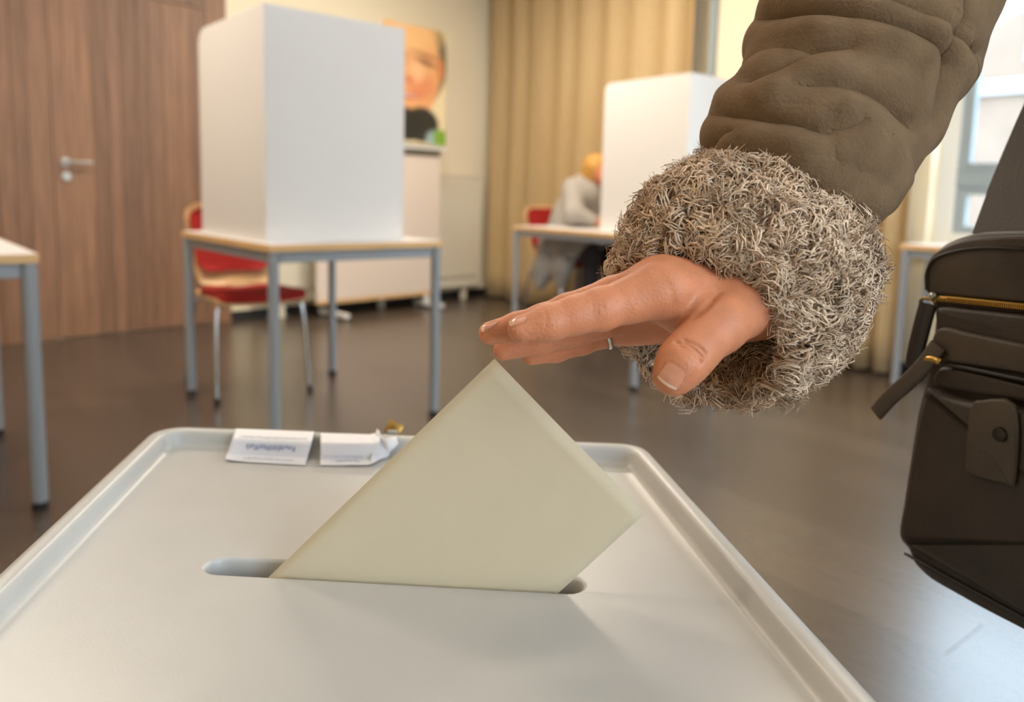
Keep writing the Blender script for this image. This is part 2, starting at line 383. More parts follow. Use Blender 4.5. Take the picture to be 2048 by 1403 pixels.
# ---------------------------------------------------------------- curtains
def curtain(b0, b1, nf, label, amp=.055, off=.13, seed=1):
    r = np.random.default_rng(seed); n = nf*14; xs = np.linspace(0, 1, n+1); z = np.linspace(.02, CEIL-.12, 14)
    ph = xs*nf*2*math.pi+np.interp(xs, np.linspace(0, 1, nf+1), r.uniform(-1.0, 1.0, nf+1)); am = np.interp(xs, np.linspace(0, 1, nf+1), r.uniform(.6, 1.15, nf+1))*amp
    V = []; F = []
    for k, zz in enumerate(z):
        for x, p_, a_ in zip(xs, ph, am):
            g = a_*(np.sin(p_+.15*math.sin(k*.5))+.25*np.sin(2*p_+1))*(.85+.15*(1-k/13)); q = (U2*(x*(b1-b0)) + N2*(g))
            V.append((q[0], q[1], zz))
    W = n+1
    for k in range(len(z)-1):
        for i in range(n): F.append((k*W+i, k*W+i+1, (k+1)*W+i+1, (k+1)*W+i))
    t = empty('curtain', v3(Q+U2*b0+N2*off), label=label, cat='curtain')
    o = mesh_obj('cloth', V, F, m_curt, t, smooth=True); md = o.modifiers.new('t', 'SOLIDIFY'); md.thickness = .003
    bm = bmesh.new(); add_box(bm, v3(-U2*.03-N2*.02, CEIL-.09), v3(U2*(b1-b0+.06)), v3(N2*.04), (0, 0, .03)); bm_obj('curtain_rail', bm, m_white, t)
curtain(.16, 2.40, 8, 'wide floor length beige curtain hanging in folds in the room corner', seed=4)
curtain(3.42, 3.90, 4, 'narrow beige curtain gathered beside the window, behind the raised sleeve', amp=.045, seed=9)
bm = bmesh.new(); add_box(bm, v3(Q+U2*2.43+N2*.001, .07), v3(U2*.05), v3(N2*.035), (0, 0, CEIL-.08), bevel=.004); bm_obj('trim_1', bm, m_frame, kind='structure')

# ---------------------------------------------------------------- radiator, display board and poster on the left wall
rad = empty('radiator', v3(Q-U1*.26+N1*.05), label='long cream panel radiator on the wall below the poster with vent slots', cat='radiator')
def rpart(name, a0, a1, z0, z1, d0, d1, m=m_rad, bev=.004, par=None, base=None):
    par = par or rad; bm = bmesh.new(); o = Q-U1*a0+N1*d0; add_box(bm, V3(v3(o, z0))-par.location, v3(-U1*(a1-a0)), v3(N1*(d1-d0)), (0, 0, z1-z0), bevel=bev); return bm_obj(name, bm, m, par)
rpart('front_panel', .26, 2.40, .20, 1.08, .10, .115)
rpart('back_panel', .26, 2.40, .20, 1.08, .045, .06)
rpart('end_panel', .26, .28, .18, 1.10, .04, .12); rpart('end_panel', 2.38, 2.40, .18, 1.10, .04, .12)
for k in range(37): rpart('grille_slat', .29+k*.056, .31+k*.056, 1.085, 1.10, .045, .118, bev=0)
for k in range(13): rpart('vent_slat', .30+k*.16, .43+k*.16, .235, .25, .115, .121, bev=0)
rpart('bottom_rail', .26, 2.40, .12, .19, .045, .125)
for a_ in (.4, 1.3, 2.2): rpart('foot', a_, a_+.05, 0, .12, .06, .10, m=m_rad)
bo = empty('display_board', v3(Q-U1*.66+N1*.30), label='pale freestanding board with a narrow ledge below the portrait poster', cat='board')
rpart('board_panel', .90, 2.06, .135, 1.235, .285, .31, m=m_board, par=bo)
rpart('bottom_edge', .90, 2.06, .105, .134, .28, .315, m=m_ply, par=bo)
rpart('ledge', .88, 2.08, 1.285, 1.31, .285, .37, m=m_white, par=bo); rpart('ledge_shadow_support', .90, 2.06, 1.236, 1.284, .285, .30, m=mat('ledge_shadow_rail', (150, 140, 120), .6), par=bo)  # support coloured darker to stand in for the shadow under the ledge
for a_ in (1.0, 1.90):
    rpart('foot', a_, a_+.05, .02, .05, .15, .50, m=m_white, par=bo); rpart('post', a_, a_+.05, .05, .105, .285, .31, m=m_white, par=bo)
    for d_ in (.17, .47): rpart('caster', a_+.012, a_+.038, 0, .02, d_-.01, d_+.015, m=m_grey, par=bo)
# portrait poster: flat print
PA0, PA1, PZ0, PZ1 = .83, 1.46, 1.33, 2.24
po = empty('poster', v3(Q-U1*PA1+N1*.28, PZ0), label='portrait poster of a smiling child with dark scarf partly hidden by the booth', cat='poster')
nx, nz = 110, 190
gx, gz = np.meshgrid(np.linspace(0, 1, nx), np.linspace(0, 1, nz)); col = np.zeros((nz, nx, 3)); col[:] = s2l((236, 220, 178))
def sm(e, w): return np.clip(.5-e/w, 0, 1)[..., None]
asp = (PZ1-PZ0)/(PA1-PA0); yy = (1-gz)*asp       # y downwards, same unit as x
def ell(cx, cy, rx, ry, c, w=.06, rot=0):
    global col
    dx, dy = gx-cx, yy-cy; X = dx*math.cos(rot)+dy*math.sin(rot); Y = -dx*math.sin(rot)+dy*math.cos(rot)
    e = (np.sqrt((X/rx)**2+(Y/ry)**2)-1)*min(rx, ry); k = sm(e, w); col = col*(1-k)+np.array(s2l(c))*k
ell(.50, .38, .52, .60, (120, 112, 84), .06); ell(.25, .0, .5, .13, (240, 180, 90), .08)
ell(.40, .52, .50, .64, (232, 172, 118), .06); ell(.90, .48, .06, .14, (214, 138, 88), .04)
ell(.45, .10, .40, .22, (240, 190, 130), .15); ell(.58, .72, .22, .16, (224, 146, 100), .15); ell(.52, .55, .12, .12, (244, 190, 140), .12)
for ex in (.16, .66): ell(ex, .42, .12, .030, (104, 62, 44), .06, .2); ell(ex, .33, .15, .018, (150, 98, 66), .05, .15)
ell(.38, .66, .08, .05, (212, 136, 98), .06); ell(.38, .86, .17, .035, (192, 92, 76), .05, -.1); ell(.38, .85, .10, .012, (232, 206, 190), .03)
ell(.60, 1.20, .28, .22, (52, 52, 44), .05); ell(.30, 1.22, .30, .22, (46, 46, 42), .05); ell(.80, 1.36, .12, .10, (150, 176, 176), .06); ell(1.0, 1.40, .22, .13, (128, 170, 60), .04, .5)
ell(.40, 1.66, .80, .24, (226, 214, 186), .05, .15); ell(.72, 1.62, .04, .02, (110, 170, 160), .02); ell(.60, 1.60, .04, .02, (220, 180, 90), .02)
V = [(-0+U1[0]*(x*(PA1-PA0)), U1[1]*(x*(PA1-PA0)), z*(PZ1-PZ0)) for z in np.linspace(0, 1, nz) for x in np.linspace(0, 1, nx)]
F = [(k*nx+i, k*nx+i+1, (k+1)*nx+i+1, (k+1)*nx+i) for k in range(nz-1) for i in range(nx-1)]
o = mesh_obj('print', V, F, m_print, po); ca = o.data.color_attributes.new('tint', 'FLOAT_COLOR', 'POINT'); ca.data.foreach_set('color', np.concatenate([col.reshape(-1, 3), np.ones((nx*nz, 1))], 1).ravel())
bm = bmesh.new(); add_box(bm, v3(-N1*.001), v3(U1*(PA1-PA0)), v3(-N1*.012), (0, 0, PZ1-PZ0)); bm_obj('backing_board', bm, m_white, po)
bm = bmesh.new(); add_box(bm, v3(U1*.2-N1*.013, .3), v3(U1*.04), v3(-N1*.265), (0, 0, .02)); add_box(bm, v3(U1*.2-N1*.013, .9), v3(U1*.04), v3(-N1*.265), (0, 0, .02)); bm_obj('wall_bracket', bm, m_white, po)

# ---------------------------------------------------------------- tables
DBA = np.array([-.65, .76]); DBC = np.array([.76, .65])
def table(corner, d1, l1, d2, l2, z, label, rl=.02, inset=.022, name='table'):
    """corner: top corner nearest the viewer; d1,d2 unit directions of the two sides"""
    d1 = d1/np.linalg.norm(d1); d2 = d2/np.linalg.norm(d2); t = empty(name, v3(corner), label=label, cat='table')
    def P(s, r): return d1*s+d2*r
    bm = bmesh.new(); add_box(bm, v3(P(.003, .003), z-.025), v3(d1*(l1-.006)), v3(d2*(l2-.006)), (0, 0, .025), bevel=.001); bm_obj('tabletop', bm, m_top, t)
    bm = bmesh.new(); w_ = .003
    add_box(bm, v3(P(0, 0), z-.026), v3(d1*l1), v3(d2*w_), (0, 0, .025)); add_box(bm, v3(P(0, l2-w_), z-.026), v3(d1*l1), v3(d2*w_), (0, 0, .025))
    add_box(bm, v3(P(0, w_), z-.026), v3(d1*w_), v3(d2*(l2-2*w_)), (0, 0, .025)); add_box(bm, v3(P(l1-w_, w_), z-.026), v3(d1*w_), v3(d2*(l2-2*w_)), (0, 0, .025)); bm_obj('edge_band', bm, m_edge, t)
    i = inset-.008; th = .022
    for (s, r, e, f) in ((i+.03, i, l1-2*i-.06, 0), (i+.03, l2-i-th, l1-2*i-.06, 0), (i, i+.03, 0, l2-2*i-.06), (l1-i-th, i+.03, 0, l2-2*i-.06)):
        bm = bmesh.new()
        if e: add_box(bm, v3(P(s, r), z-.068), v3(d1*e), v3(d2*th), (0, 0, .042), bevel=.002)
        else: add_box(bm, v3(P(s, r), z-.068), v3(d1*th), v3(d2*f), (0, 0, .042), bevel=.002)
        bm_obj('frame_rail', bm, m_grey, t)
    for s in (inset, l1-inset):
        for r in (inset, l2-inset):
            q = P(s, r); bm = bmesh.new(); add_tube(bm, [v3(q, .025), v3(q, z-.027)], rl, 16); lg = bm_obj('leg', bm, m_grey, t, sharp=40)
            bm = bmesh.new(); add_tube(bm, [v3(q, 0), v3(q, .026)], [rl*1.05, rl*1.05], 16); bm_obj('foot_cap', bm, m_cap, lg, sharp=40)
    return t
def xy(px, py, z): return az(px, py, z)[:2]
T1 = xy(539, 489.5, .75); table(T1, DBA, .96, DBC, .75, .75, 'white table with beech edge carrying the nearer white voting booth')
T0 = xy(78, 507, .75); table(T0, DBA, .90, -DBC, .75, .75, 'white table with beech edge cut off by the left picture side', rl=.021)
E2 = xy(1025, 451, .73); table(E2, U2, 1.55, -N2, .64, .73, 'white table with beech edge carrying the farther voting booth, by the curtain')
table(np.array([.585, 3.72]), np.array([.987, -.16]), .42, np.array([.16, .987]), .30, .74, 'small grey legged side table mostly hidden behind the hand and cuff', name='side_table')
T4 = xy(1800, 487, .75); table(T4, U2, 1.1, -N2, .32, .75, 'white table with beech edge beside the window, next to the bag', rl=.02)

# ---------------------------------------------------------------- voting booths
def booth(corner, dl, ll, dr, lr, z, h, label, rad_=.07):
    """three upright white panels; corner = bottom of the front fold, dl = side panel direction, dr = centre panel direction"""
    dl = dl/np.linalg.norm(dl); dr = dr/np.linalg.norm(dr); t = empty('voting_booth', v3(corner, z), label=label, cat='voting booth')
    th = .006
    def side(base, name):
        prof = [(0, 0), (ll, 0)]+[(ll-rad_+rad_*math.cos(a), h-rad_+rad_*math.sin(a)) for a in np.linspace(0, math.pi/2, 8)]+[(0, h)]
        nrm = np.array([dl[1], -dl[0]])*th; bm = bmesh.new(); a = [bm.verts.new(V3(v3(base+dl*s, zz))) for s, zz in prof]; b = [bm.verts.new(V3(v3(base+dl*s+nrm, zz))) for s, zz in prof]
        bm.faces.new(a); bm.faces.new(b[::-1]); n = len(a)
        for i in range(n): bm.faces.new((a[i], b[i], b[(i+1) % n], a[(i+1) % n]))
        bm_obj(name, bm, m_booth, t)
    side(np.zeros(2), 'side_panel'); side(dr*(lr-th), 'side_panel')
    bm = bmesh.new(); add_box(bm, v3(dr*.0065), v3(dr*(lr-.013)), v3(dl*th), (0, 0, h), bevel=.0012); bm_obj('centre_panel', bm, m_booth, t)
    for zz in (.12, .5*h, h-.12):
        bm = bmesh.new(); add_tube(bm, [v3(dr*.004, zz-.03), v3(dr*.004, zz+.03)], .006, 8); bm_obj('hinge', bm, m_booth, t, sharp=40)
    return t
d1u = DBA/np.linalg.norm(DBA); d2u = DBC/np.linalg.norm(DBC)
def solve_corner(px, base, d1, d2, ins):    # point inset from the table side d1 whose line of sight is at px
    return base
b1 = T1+d2u*.035+d1u*.112
booth(b1, d1u, .675, d2u, .59, .75, .85, 'tall white folding voting booth standing on the nearer table')
bd2 = -N2; c2 = E2+U2*1.43+(-N2)*.10
booth(c2, -U2, .665, -N2, .50, .73, .91, 'white folding voting booth on the farther table, half hidden by the sleeve', rad_=.05)

# ---------------------------------------------------------------- chairs (local: forward +Y)
def chair(loc, fwd, label):
    rz = math.atan2(-fwd[0], fwd[1]); t = empty('chair', (loc[0], loc[1], 0), rz, label=label, cat='chair', group='red padded plywood chairs')
    def shell(profile, w0, w1, th, name, m, curve=.03, par=t, n=12, rc=.06):
        prof = smooth_path(profile, 5); K = len(prof); V = []
        s = np.linspace(0, 1, K)
        for side in (0, 1):
            for i in range(K):
                tg = prof[min(i+1, K-1)]-prof[max(i-1, 0)]; tg /= np.linalg.norm(tg); nr = np.array([-tg[1], tg[0]])
                w = w0+(w1-w0)*s[i]; e0 = min(s[i], 1-s[i])*np.sum(np.linalg.norm(np.diff(prof, axis=0), axis=1))
                if e0 < rc: w = w-2*(rc-math.sqrt(max(rc*rc-(rc-e0)**2, 0)))
                for x in np.linspace(-.5, .5, n): V.append((x*w, prof[i][0]+nr[0]*(th*side)+curve*(4*x*x)*abs(tg[1]), prof[i][1]+nr[1]*(th*side)+.006*(4*x*x)*abs(tg[0])))
        F = []; off = K*n
        for i in range(K-1):
            for j in range(n-1): a = i*n+j; F += [(a, a+1, a+n+1, a+n), (off+a, off+a+n, off+a+n+1, off+a+1)]
        for i in range(K-1): a = i*n; F += [(a, a+n, off+a+n, off+a), (a+n-1, off+a+n-1, off+a+2*n-1, a+2*n-1)]
        for j in range(n-1): F += [(j, off+j, off+j+1, j+1), ((K-1)*n+j, (K-1)*n+j+1, off+(K-1)*n+j+1, off+(K-1)*n+j)]
        return mesh_obj(name, V, F, m, par, sharp=50)
    shell([(-.19, .475), (-.215, .52), (-.245, .60), (-.275, .72), (-.30, .87)], .33, .43, -.011, 'backrest', m_ply)
    shell([(-.212, .545), (-.238, .64), (-.262, .74), (-.280, .845)], .34, .385, -.016, 'back_cushion', m_red, rc=.05)
    shell([(-.20, .462), (-.10, .452), (.05, .452), (.17, .458), (.225, .440)], .38, .42, -.011, 'seat', m_ply, curve=0)
    shell([(-.15, .453), (-.08, .453), (.05, .453), (.16, .459), (.222, .440)], .365, .405, .022, 'seat_cushion', m_red, curve=0)
    for sx in (-1, 1):
        bm = bmesh.new(); add_tube(bm, smooth_path([(sx*.13, .12, .435), (sx*.18, .15, .425), (sx*.20, .165, .36), (sx*.215, .20, .015)], 6), .0105, 10); l = bm_obj('leg', bm, m_steel, t, sharp=60)
        bm = bmesh.new(); add_tube(bm, [(sx*.215, .20, 0), (sx*.215, .2, .03)], .013, 10); bm_obj('foot_cap', bm, m_cap, l, sharp=40)
        bm = bmesh.new(); add_tube(bm, smooth_path([(sx*.13, -.12, .435), (sx*.18, -.16, .425), (sx*.20, -.18, .36), (sx*.21, -.27, .015)], 6), .0105, 10); l = bm_obj('leg', bm, m_steel, t, sharp=60)
        bm = bmesh.new(); add_tube(bm, [(sx*.21, -.27, 0), (sx*.21, -.27, .03)], .013, 10); bm_obj('foot_cap', bm, m_cap, l, sharp=40)
    for y in (-.12, .12):
        bm = bmesh.new(); add_tube(bm, [(-.14, y, .432), (.14, y, .432)], .009, 8); bm_obj('cross_bar', bm, m_steel, t, sharp=40)
    return t
chair((-1.235, 3.60), (.62, -.78), 'red padded chair with chrome legs tucked in behind the nearer booth table')
CH2 = np.array([.40, 5.72]); chair(CH2, U2, 'red padded chair at the farther table with a person in grey seated on it')

# ================================================================ BALLOT BOX
ZR = .739
def line_hit(p, q, r, s):
    A = np.array([q-p, -(s-r)]).T; t = np.linalg.solve(A, r-p); return p+(q-p)*t[0]
BLc, BRc = xy(315, 848.7, ZR), xy(1285.6, 885.5, ZR); l2, r2 = xy(0, 1137, ZR), xy(1765, 1403, ZR)
def at_y(p, q, y): return p+(q-p)*(y-p[1])/(q[1]-p[1])
FLc, FRc = at_y(BLc, l2, .14), at_y(BRc, r2, .14)
def outline(s, rc=.024, n=7):
    c = [FLc, FRc, BRc, BLc]; out = []; L = len(c); lines = []      # counter clockwise
    for i in range(L):
        p, q = c[i], c[(i+1) % L]; d = (q-p)/np.linalg.norm(q-p); nrm = np.array([-d[1], d[0]]); lines.append((p+nrm*s, d))
    for i in range(L):
        (p, d), (q, e) = lines[i-1], lines[i]; X = line_hit(p, p+d, q, q+e); r = max(rc-s*.75, .005)
        ang = math.acos(np.clip(d@e, -1, 1)); tl = r*math.tan(ang/2); a = X-d*tl; ctr = a+np.array([-d[1], d[0]])*r; a0 = math.atan2(*(a-ctr)[::-1])
        for k in range(n): out.append(ctr+r*np.array([math.cos(a0+ang*k/(n-1)), math.sin(a0+ang*k/(n-1))]))
    return np.array(out)
PROF = [(.006, -.034), (.0035, -.034), (.0005, -.030), (0, -.006), (.0008, -.0022), (.003, -.0004), (.006, 0), (.0100, -.0003), (.0122, -.0013), (.0138, -.0040), (.0150, -.0095), (.0165, -.0125), (.0205, -.0139), (.027, -.0142)]
ZS = ZR-.0142
box = empty('ballot_box', (float((FLc[0]+BRc[0])/2), float((FLc[1]+BRc[1])/2), 0), label='light grey plastic ballot box with a raised rim lid and a slot', cat='ballot box'); OB = np.array(box.location)
V = []; F = []; rings = []
for s, dz in PROF:
    o_ = outline(s); rings.append(len(V)); V += [np.array([x, y, ZR+dz])-OB for x, y in o_]
n = len(o_)
for a, b in zip(rings, rings[1:]):
    for k in range(n): F.append((a+k, a+(k+1) % n, b+(k+1) % n, b+k))
# slot: front edge from px, slightly skewed stadium
sF0, sF1 = xy(432, 1146, ZS), xy(1134, 1184, ZS); sd = (sF1-sF0)/np.linalg.norm(sF1-sF0); sn = np.array([-sd[1], sd[0]]); SW = .0195
SL = np.linalg.norm(sF1-sF0); sc0, sc1 = sF0+sn*SW/2, sF1+sn*SW/2
def stadium(g, n=10):
    r = SW/2+g; out = []
    a = math.atan2(sd[1], sd[0])
    for k in range(n): t = a-math.pi/2+math.pi*k/(n-1); out.append(sc1+r*np.array([math.cos(t), math.sin(t)]))
    for k in range(n): t = a+math.pi/2+math.pi*k/(n-1); out.append(sc0+r*np.array([math.cos(t), math.sin(t)]))
    return np.array(out)
SP = [(.0022, 0), (.0008, -.0006), (0, -.0022), (0, -.012)]
srings = []
for g, dz in SP:
    st = stadium(g); srings.append(len(V)); V += [np.array([x, y, ZS+dz])-OB for x, y in st]
ns = len(st)
inner = [Vector((*V[rings[-1]+k][:2], 0)) for k in range(n)]; hole = [Vector((*V[srings[0]+k][:2], 0)) for k in range(ns)]
idxm = [rings[-1]+k for k in range(n)]+[srings[0]+k for k in range(ns)]
for t in tessellate_polygon([inner, hole]):
    q = [idxm[i] for i in t]; a, b, c = (np.array(V[i][:2]) for i in q)
    if (b-a)[0]*(c-a)[1]-(b-a)[1]*(c-a)[0] < 0: q = q[::-1]
    F.append(tuple(q))
for a, b in zip(srings, srings[1:]):
    for k in range(ns): F.append((a+(k+1) % ns, a+k, b+k, b+(k+1) % ns))
lid = mesh_obj('lid', V, F, m_plastic, box, sharp=45)
def lid_z(x, y):   # height of the lid's upper side
    c = [FLc, FRc, BRc, BLc]; s = 1e9; p = np.array([x, y])
    for i in range(4):
        a, b = c[i], c[(i+1) % 4]; d = (b-a)/np.linalg.norm(b-a); s = min(s, float((p-a)@np.array([-d[1], d[0]])))
    ps = [q[0] for q in PROF[4:]]; pz = [q[1] for q in PROF[4:]]
    return ZR+float(np.interp(s, ps, pz)) if s > 0 else ZR-.002+s*1.5
# box body, tapering down to the floor, open at the top under the lid
V = []; F = []; rr = []
for s, z in ((.016, ZR-.03), (.020, .60), (.055, .03), (.06, .0), (.064, .02), (.058, .06), (.024, .60), (.020, ZR-.03)):
    o_ = outline(s, .04); rr.append(len(V)); V += [np.array([x, y, z])-OB for x, y in o_]
for a, b in zip(rr, rr[1:]):
    for k in range(n): F.append((a+k, b+k, b+(k+1) % n, a+(k+1) % n))
for k in range(n): F.append((rr[-1]+k, rr[0]+k, rr[0]+(k+1) % n, rr[-1]+(k+1) % n))
F.append(tuple(range(rr[3], rr[3]+n))); F.append(tuple(range(rr[5], rr[5]+n))[::-1])
mesh_obj('box_body', V, F, m_bodyp, box, sharp=45)

# ---------------------------------------------------------------- labels on the rim
def lid_hit(px, py, lift=.0004):
    z = ZR
    for _ in range(12):
        p = az(px, py, z); z = .5*z+.5*(lid_z(p[0], p[1])+lift)
    p = az(px, py, z); return p
def lab_z(v): return float(np.interp(v, [0, .33, .80, 1], [ZR+.0003, ZR+.0003, ZS+.0008, ZS+.0004]))
def quad_patch(tl, tr, br, bl, nu=22, nv=12, lift=.0005, edge=None):
    tl, tr, br, bl = map(np.array, (tl, tr, br, bl)); V = []
    for j in range(nv+1):
        for i in range(nu+1):
            u, v = i/nu, j/nv; q = (tl*(1-u)+tr*u)*(1-v)+(bl*(1-u)+br*u)*v
            P = az(q[0], q[1], lab_z(v)+lift)
            if edge: P = P+np.array([0, 0, edge(u, v)])
            V.append(P-OB)
    F = [(j*(nu+1)+i, (j+1)*(nu+1)+i, (j+1)*(nu+1)+i+1, j*(nu+1)+i+1) for j in range(nv) for i in range(nu)]
    return V, F
def label_mesh(name, V, F, **k):
    o = mesh_obj(name, V, F, m_label, box, smooth=True, **k); md = o.modifiers.new('t', 'SOLIDIFY'); md.thickness = .00025; md.offset = 1; return o
lab1 = ((471, 857), (629, 863), (611, 930), (450, 921))
l1 = label_mesh('paper_label', *quad_patch(*lab1, edge=lambda u, v: .005*max(0, .35-u)*max(0, v-.6)*6*max(0, .35-u)), label='left printed paper label stuck over the rim')
lab2 = ((641, 866), (762, 870), (752, 930), (640, 930))
def crump(u, v): return .0016*math.sin(u*19+v*7)*max(0, u-.45)+.0012*math.sin(v*17-u*9)*max(0, u-.3)+.005*max(0, u-.7)*v
l2_ = label_mesh('paper_label', *quad_patch(*lab2, edge=lambda u, v: abs(crump(u, v))), label='right paper label, crumpled and torn at its end')
# torn flap standing up at its end
fb = [lid_hit(740, 905), lid_hit(768, 893), lid_hit(782, 905), lid_hit(752, 928)]
V = []; F = []
B0_, B1_ = az(738, 927, ZS+.001), az(772, 915, ZS+.001); T0_, T1_ = az(752, 851, ZR+.008), az(797, 880, ZR+.001)
for j in range(9):
    v = j/8
    for i in range(7):
        u = i/6; P = (B0_*(1-u)+B1_*u)*(1-v)+(T0_*(1-u)+T1_*u)*v+np.array([.0010*math.sin(7*u+9*v), -.003*math.sin(5*u+6*v)*(.3+v), .0015*math.sin(11*u)*v]); 
        if j == 8: P = P+np.array([0, 0, -.006*abs(math.sin(3.3*u+.4))])
        V.append(P-OB)
F = [(j*7+i, j*7+i+1, (j+1)*7+i+1, (j+1)*7+i) for j in range(8) for i in range(6)]
label_mesh('torn_flap', V, F)
# illegible print: rows of small strokes
def strokes(name, quad, v, u0, u1, hgt, m, seed, wavy=0, par=None):
    r = random.Random(seed); tl, tr, br, bl = map(np.array, quad); bm = bmesh.new(); u = u0
    while u < u1:
        w_ = r.uniform(.008, .022)*(1+wavy*.6); vv = v+r.uniform(-.01, .01)*(1+wavy)
        pts = []
        hh = hgt*r.uniform(.5, 1.1)
        for (a, b) in ((0, 0), (w_, 0), (w_*(1+.2*wavy), hh), (-.2*wavy*w_, hh)):
            q = (tl*(1-u-a)+tr*(u+a))*(1-vv-b)+(bl*(1-u-a)+br*(u+a))*(vv+b); pts.append(bm.verts.new(V3(az(q[0], q[1], lab_z(vv+b)+.0011)-OB)))
        bm.faces.new(pts[::-1]); u += w_+r.uniform(.003, .012)
    return bm_obj(name, bm, m, par, recalc=False)
for args in ((.20, .08, .93, .045, m_ink, 3, 0), (.46, .20, .80, .15, m_ink2, 4, 1.0), (.86, .22, .82, .035, m_ink, 5, 0)):
    v, u0, u1, hg, mm, sd_, wv = args; strokes('printed_line', lab1, v, u0, u1, hg, mm, sd_, wv, l1)
for args in ((.70, .06, .75, .04, m_ink, 8, 0), (.84, .28, .8, .05, m_ink, 9, .3)):
    v, u0, u1, hg, mm, sd_, wv = args; strokes('printed_line', lab2, v, u0, u1, hg, mm, sd_, wv, l2_)
# ---------------------------------------------------------------- padlock on the rim
pc = ad(788, 857, .775); pk = empty('padlock', pc, label='small brass padlock with steel shackle hooked at the back rim', cat='padlock')
ez = -.45*Rt-.85*Up-.25*Fw; ez /= np.linalg.norm(ez); ex = np.array([.80, .10, -.58]); ex /= np.linalg.norm(ex); ex = np.cross(Fw, ez); ex /= np.linalg.norm(ex); ey = np.cross(ez, ex)
bm = bmesh.new(); sx_, sy_, sz_ = .0155, .008, .0135; add_box(bm, -(ex*sx_+ey*sy_+ez*sz_)/2, ex*sx_, ey*sy_, ez*sz_, bevel=.0012); bm_obj('lock_body', bm, m_brass, pk, sharp=40)
bm = bmesh.new(); path = [-ez*.004-ex*.005, -ez*.012-ex*.005, -ez*.0165-ex*.003, -ez*.018, -ez*.0165+ex*.003, -ez*.012+ex*.005, -ez*.004+ex*.005]
path = [-p if False else np.array(p) for p in (ez*.005-ex*.0045, ez*.011-ex*.0045, ez*.0155-ex*.003, ez*.017, ez*.0155+ex*.003, ez*.011+ex*.0045, ez*.005+ex*.0045)]
add_tube(bm, smooth_path(path, 4), .0014, 8); bm_obj('shackle', bm, m_steel, pk, sharp=60)

hq = az(783, 872, ZR-.004); bm = bmesh.new(); add_box(bm, hq-OB-np.array([.004, 0, .012]), (.009, 0, 0), (0, .003, 0), (0, 0, .017), bevel=.001); bm_obj('hasp', bm, m_bodyp, box)
# ---------------------------------------------------------------- the ballot paper standing in the slot
fr = (sF0+sF1)/2+sn*.0030; pn = np.array([sn[0], sn[1], -.04]); pn /= np.linalg.norm(pn)      # plane of the paper, leaning a touch away
P0 = np.array([fr[0], fr[1], ZS])
def on_plane(px, py): r = ray(px, py); return CAM+r*(((P0-CAM)@pn)/(r@pn))
apex, rc_, lf = on_plane(990, 718), on_plane(1291, 1025), on_plane(512, 1150)
eu = rc_-apex; Wd = np.linalg.norm(eu); eu /= Wd; ev = lf-apex; ev -= eu*(ev@eu); ev /= np.linalg.norm(ev); Ld = .215
bal = empty('ballot_paper', v3(fr, ZS-.05), label='folded cream ballot paper standing on its corner in the slot', cat='paper'); OP = np.array(bal.location)
def leaf(off, shr, name, bow):
    nu, nv = 16, 26; V = []
    for j in range(nv+1):
        for i in range(nu+1):
            u, v = i/nu, j/nv; rcn = 0
            P = apex+eu*(shr+u*(Wd-2*shr))+ev*(shr+v*(Ld-2*shr))+pn*(off+bow*math.sin(math.pi*u)*(1-.6*v)*.0016); V.append(P-OP)
    F = [(j*(nu+1)+i, j*(nu+1)+i+1, (j+1)*(nu+1)+i+1, (j+1)*(nu+1)+i) for j in range(nv) for i in range(nu)]
    o = mesh_obj(name, V, F, m_paper, bal, smooth=True); md = o.modifiers.new('t', 'SOLIDIFY'); md.thickness = .0003; md.offset = 0
leaf(-.0002, 0, 'front_leaf', -1); leaf(.0004, .0007, 'back_leaf', -1)
bm = bmesh.new(); add_tube(bm, [apex+pn*.0001+ev*(t*Ld)-OP for t in np.linspace(0, 1, 12)], .0004, 8); bm_obj('folded_edge', bm, m_paper, bal, smooth=True)

# ================================================================ PERSON AT THE BALLOT BOX
man = empty('person', (.74, .70, 0), label='person in olive shearling coat at the right reaching over the ballot box, hand lowered', cat='person'); OM = np.array(man.location)
def J(*a): return [ad(px, py, d) for px, py, d, r in a], [r for *_, r in a]
hand = SDF()
idx = [(1500, 585, .415, .0125), (1325, 578, .384, .0128), (1262, 600, .380, .0108), (1200, 618, .375, .0101), (1150, 630, .372, .0090), (1098, 645, .369, .0084), (1042, 657, .367, .0064)]
midf = [(1500, 575, .428, .012), (1318, 566, .400, .0122), (1225, 592, .398, .0098), (1135, 622, .395, .0087), (1085, 640, .393, .0080), (1035, 655, .391, .0076), (981, 666, .389, .0060)]
ring = [(1500, 590, .440, .012), (1300, 598, .416, .0115), (1215, 640, .416, .0088), (1150, 664, .414, .0078), (1075, 683, .411, .0070), (1007, 700, .408, .0055)]
pinky = [(1500, 620, .448, .0115), (1268, 632, .430, .0110), (1205, 668, .428, .0075), (1165, 685, .426, .0064), (1112, 702, .424, .0058), (1063, 712, .422, .0049)]
thumb = [(1600, 520, .440, .018), (1524, 592, .404, .0148), (1437, 650, .378, .0128), (1390, 697, .368, .0108), (1362, 727, .364, .0106), (1345, 754, .363, .0088)]
for ch, kk in ((idx, .004), (midf, .003), (ring, .003), (pinky, .003)):
    P, r = J(*ch); hand.chain(P[1:], r[1:], kk)
for ch in (idx, midf, ring, pinky):
    P, r = J(*ch); hand.cap(P[0], P[1], r[0], r[1]*.98, .010)
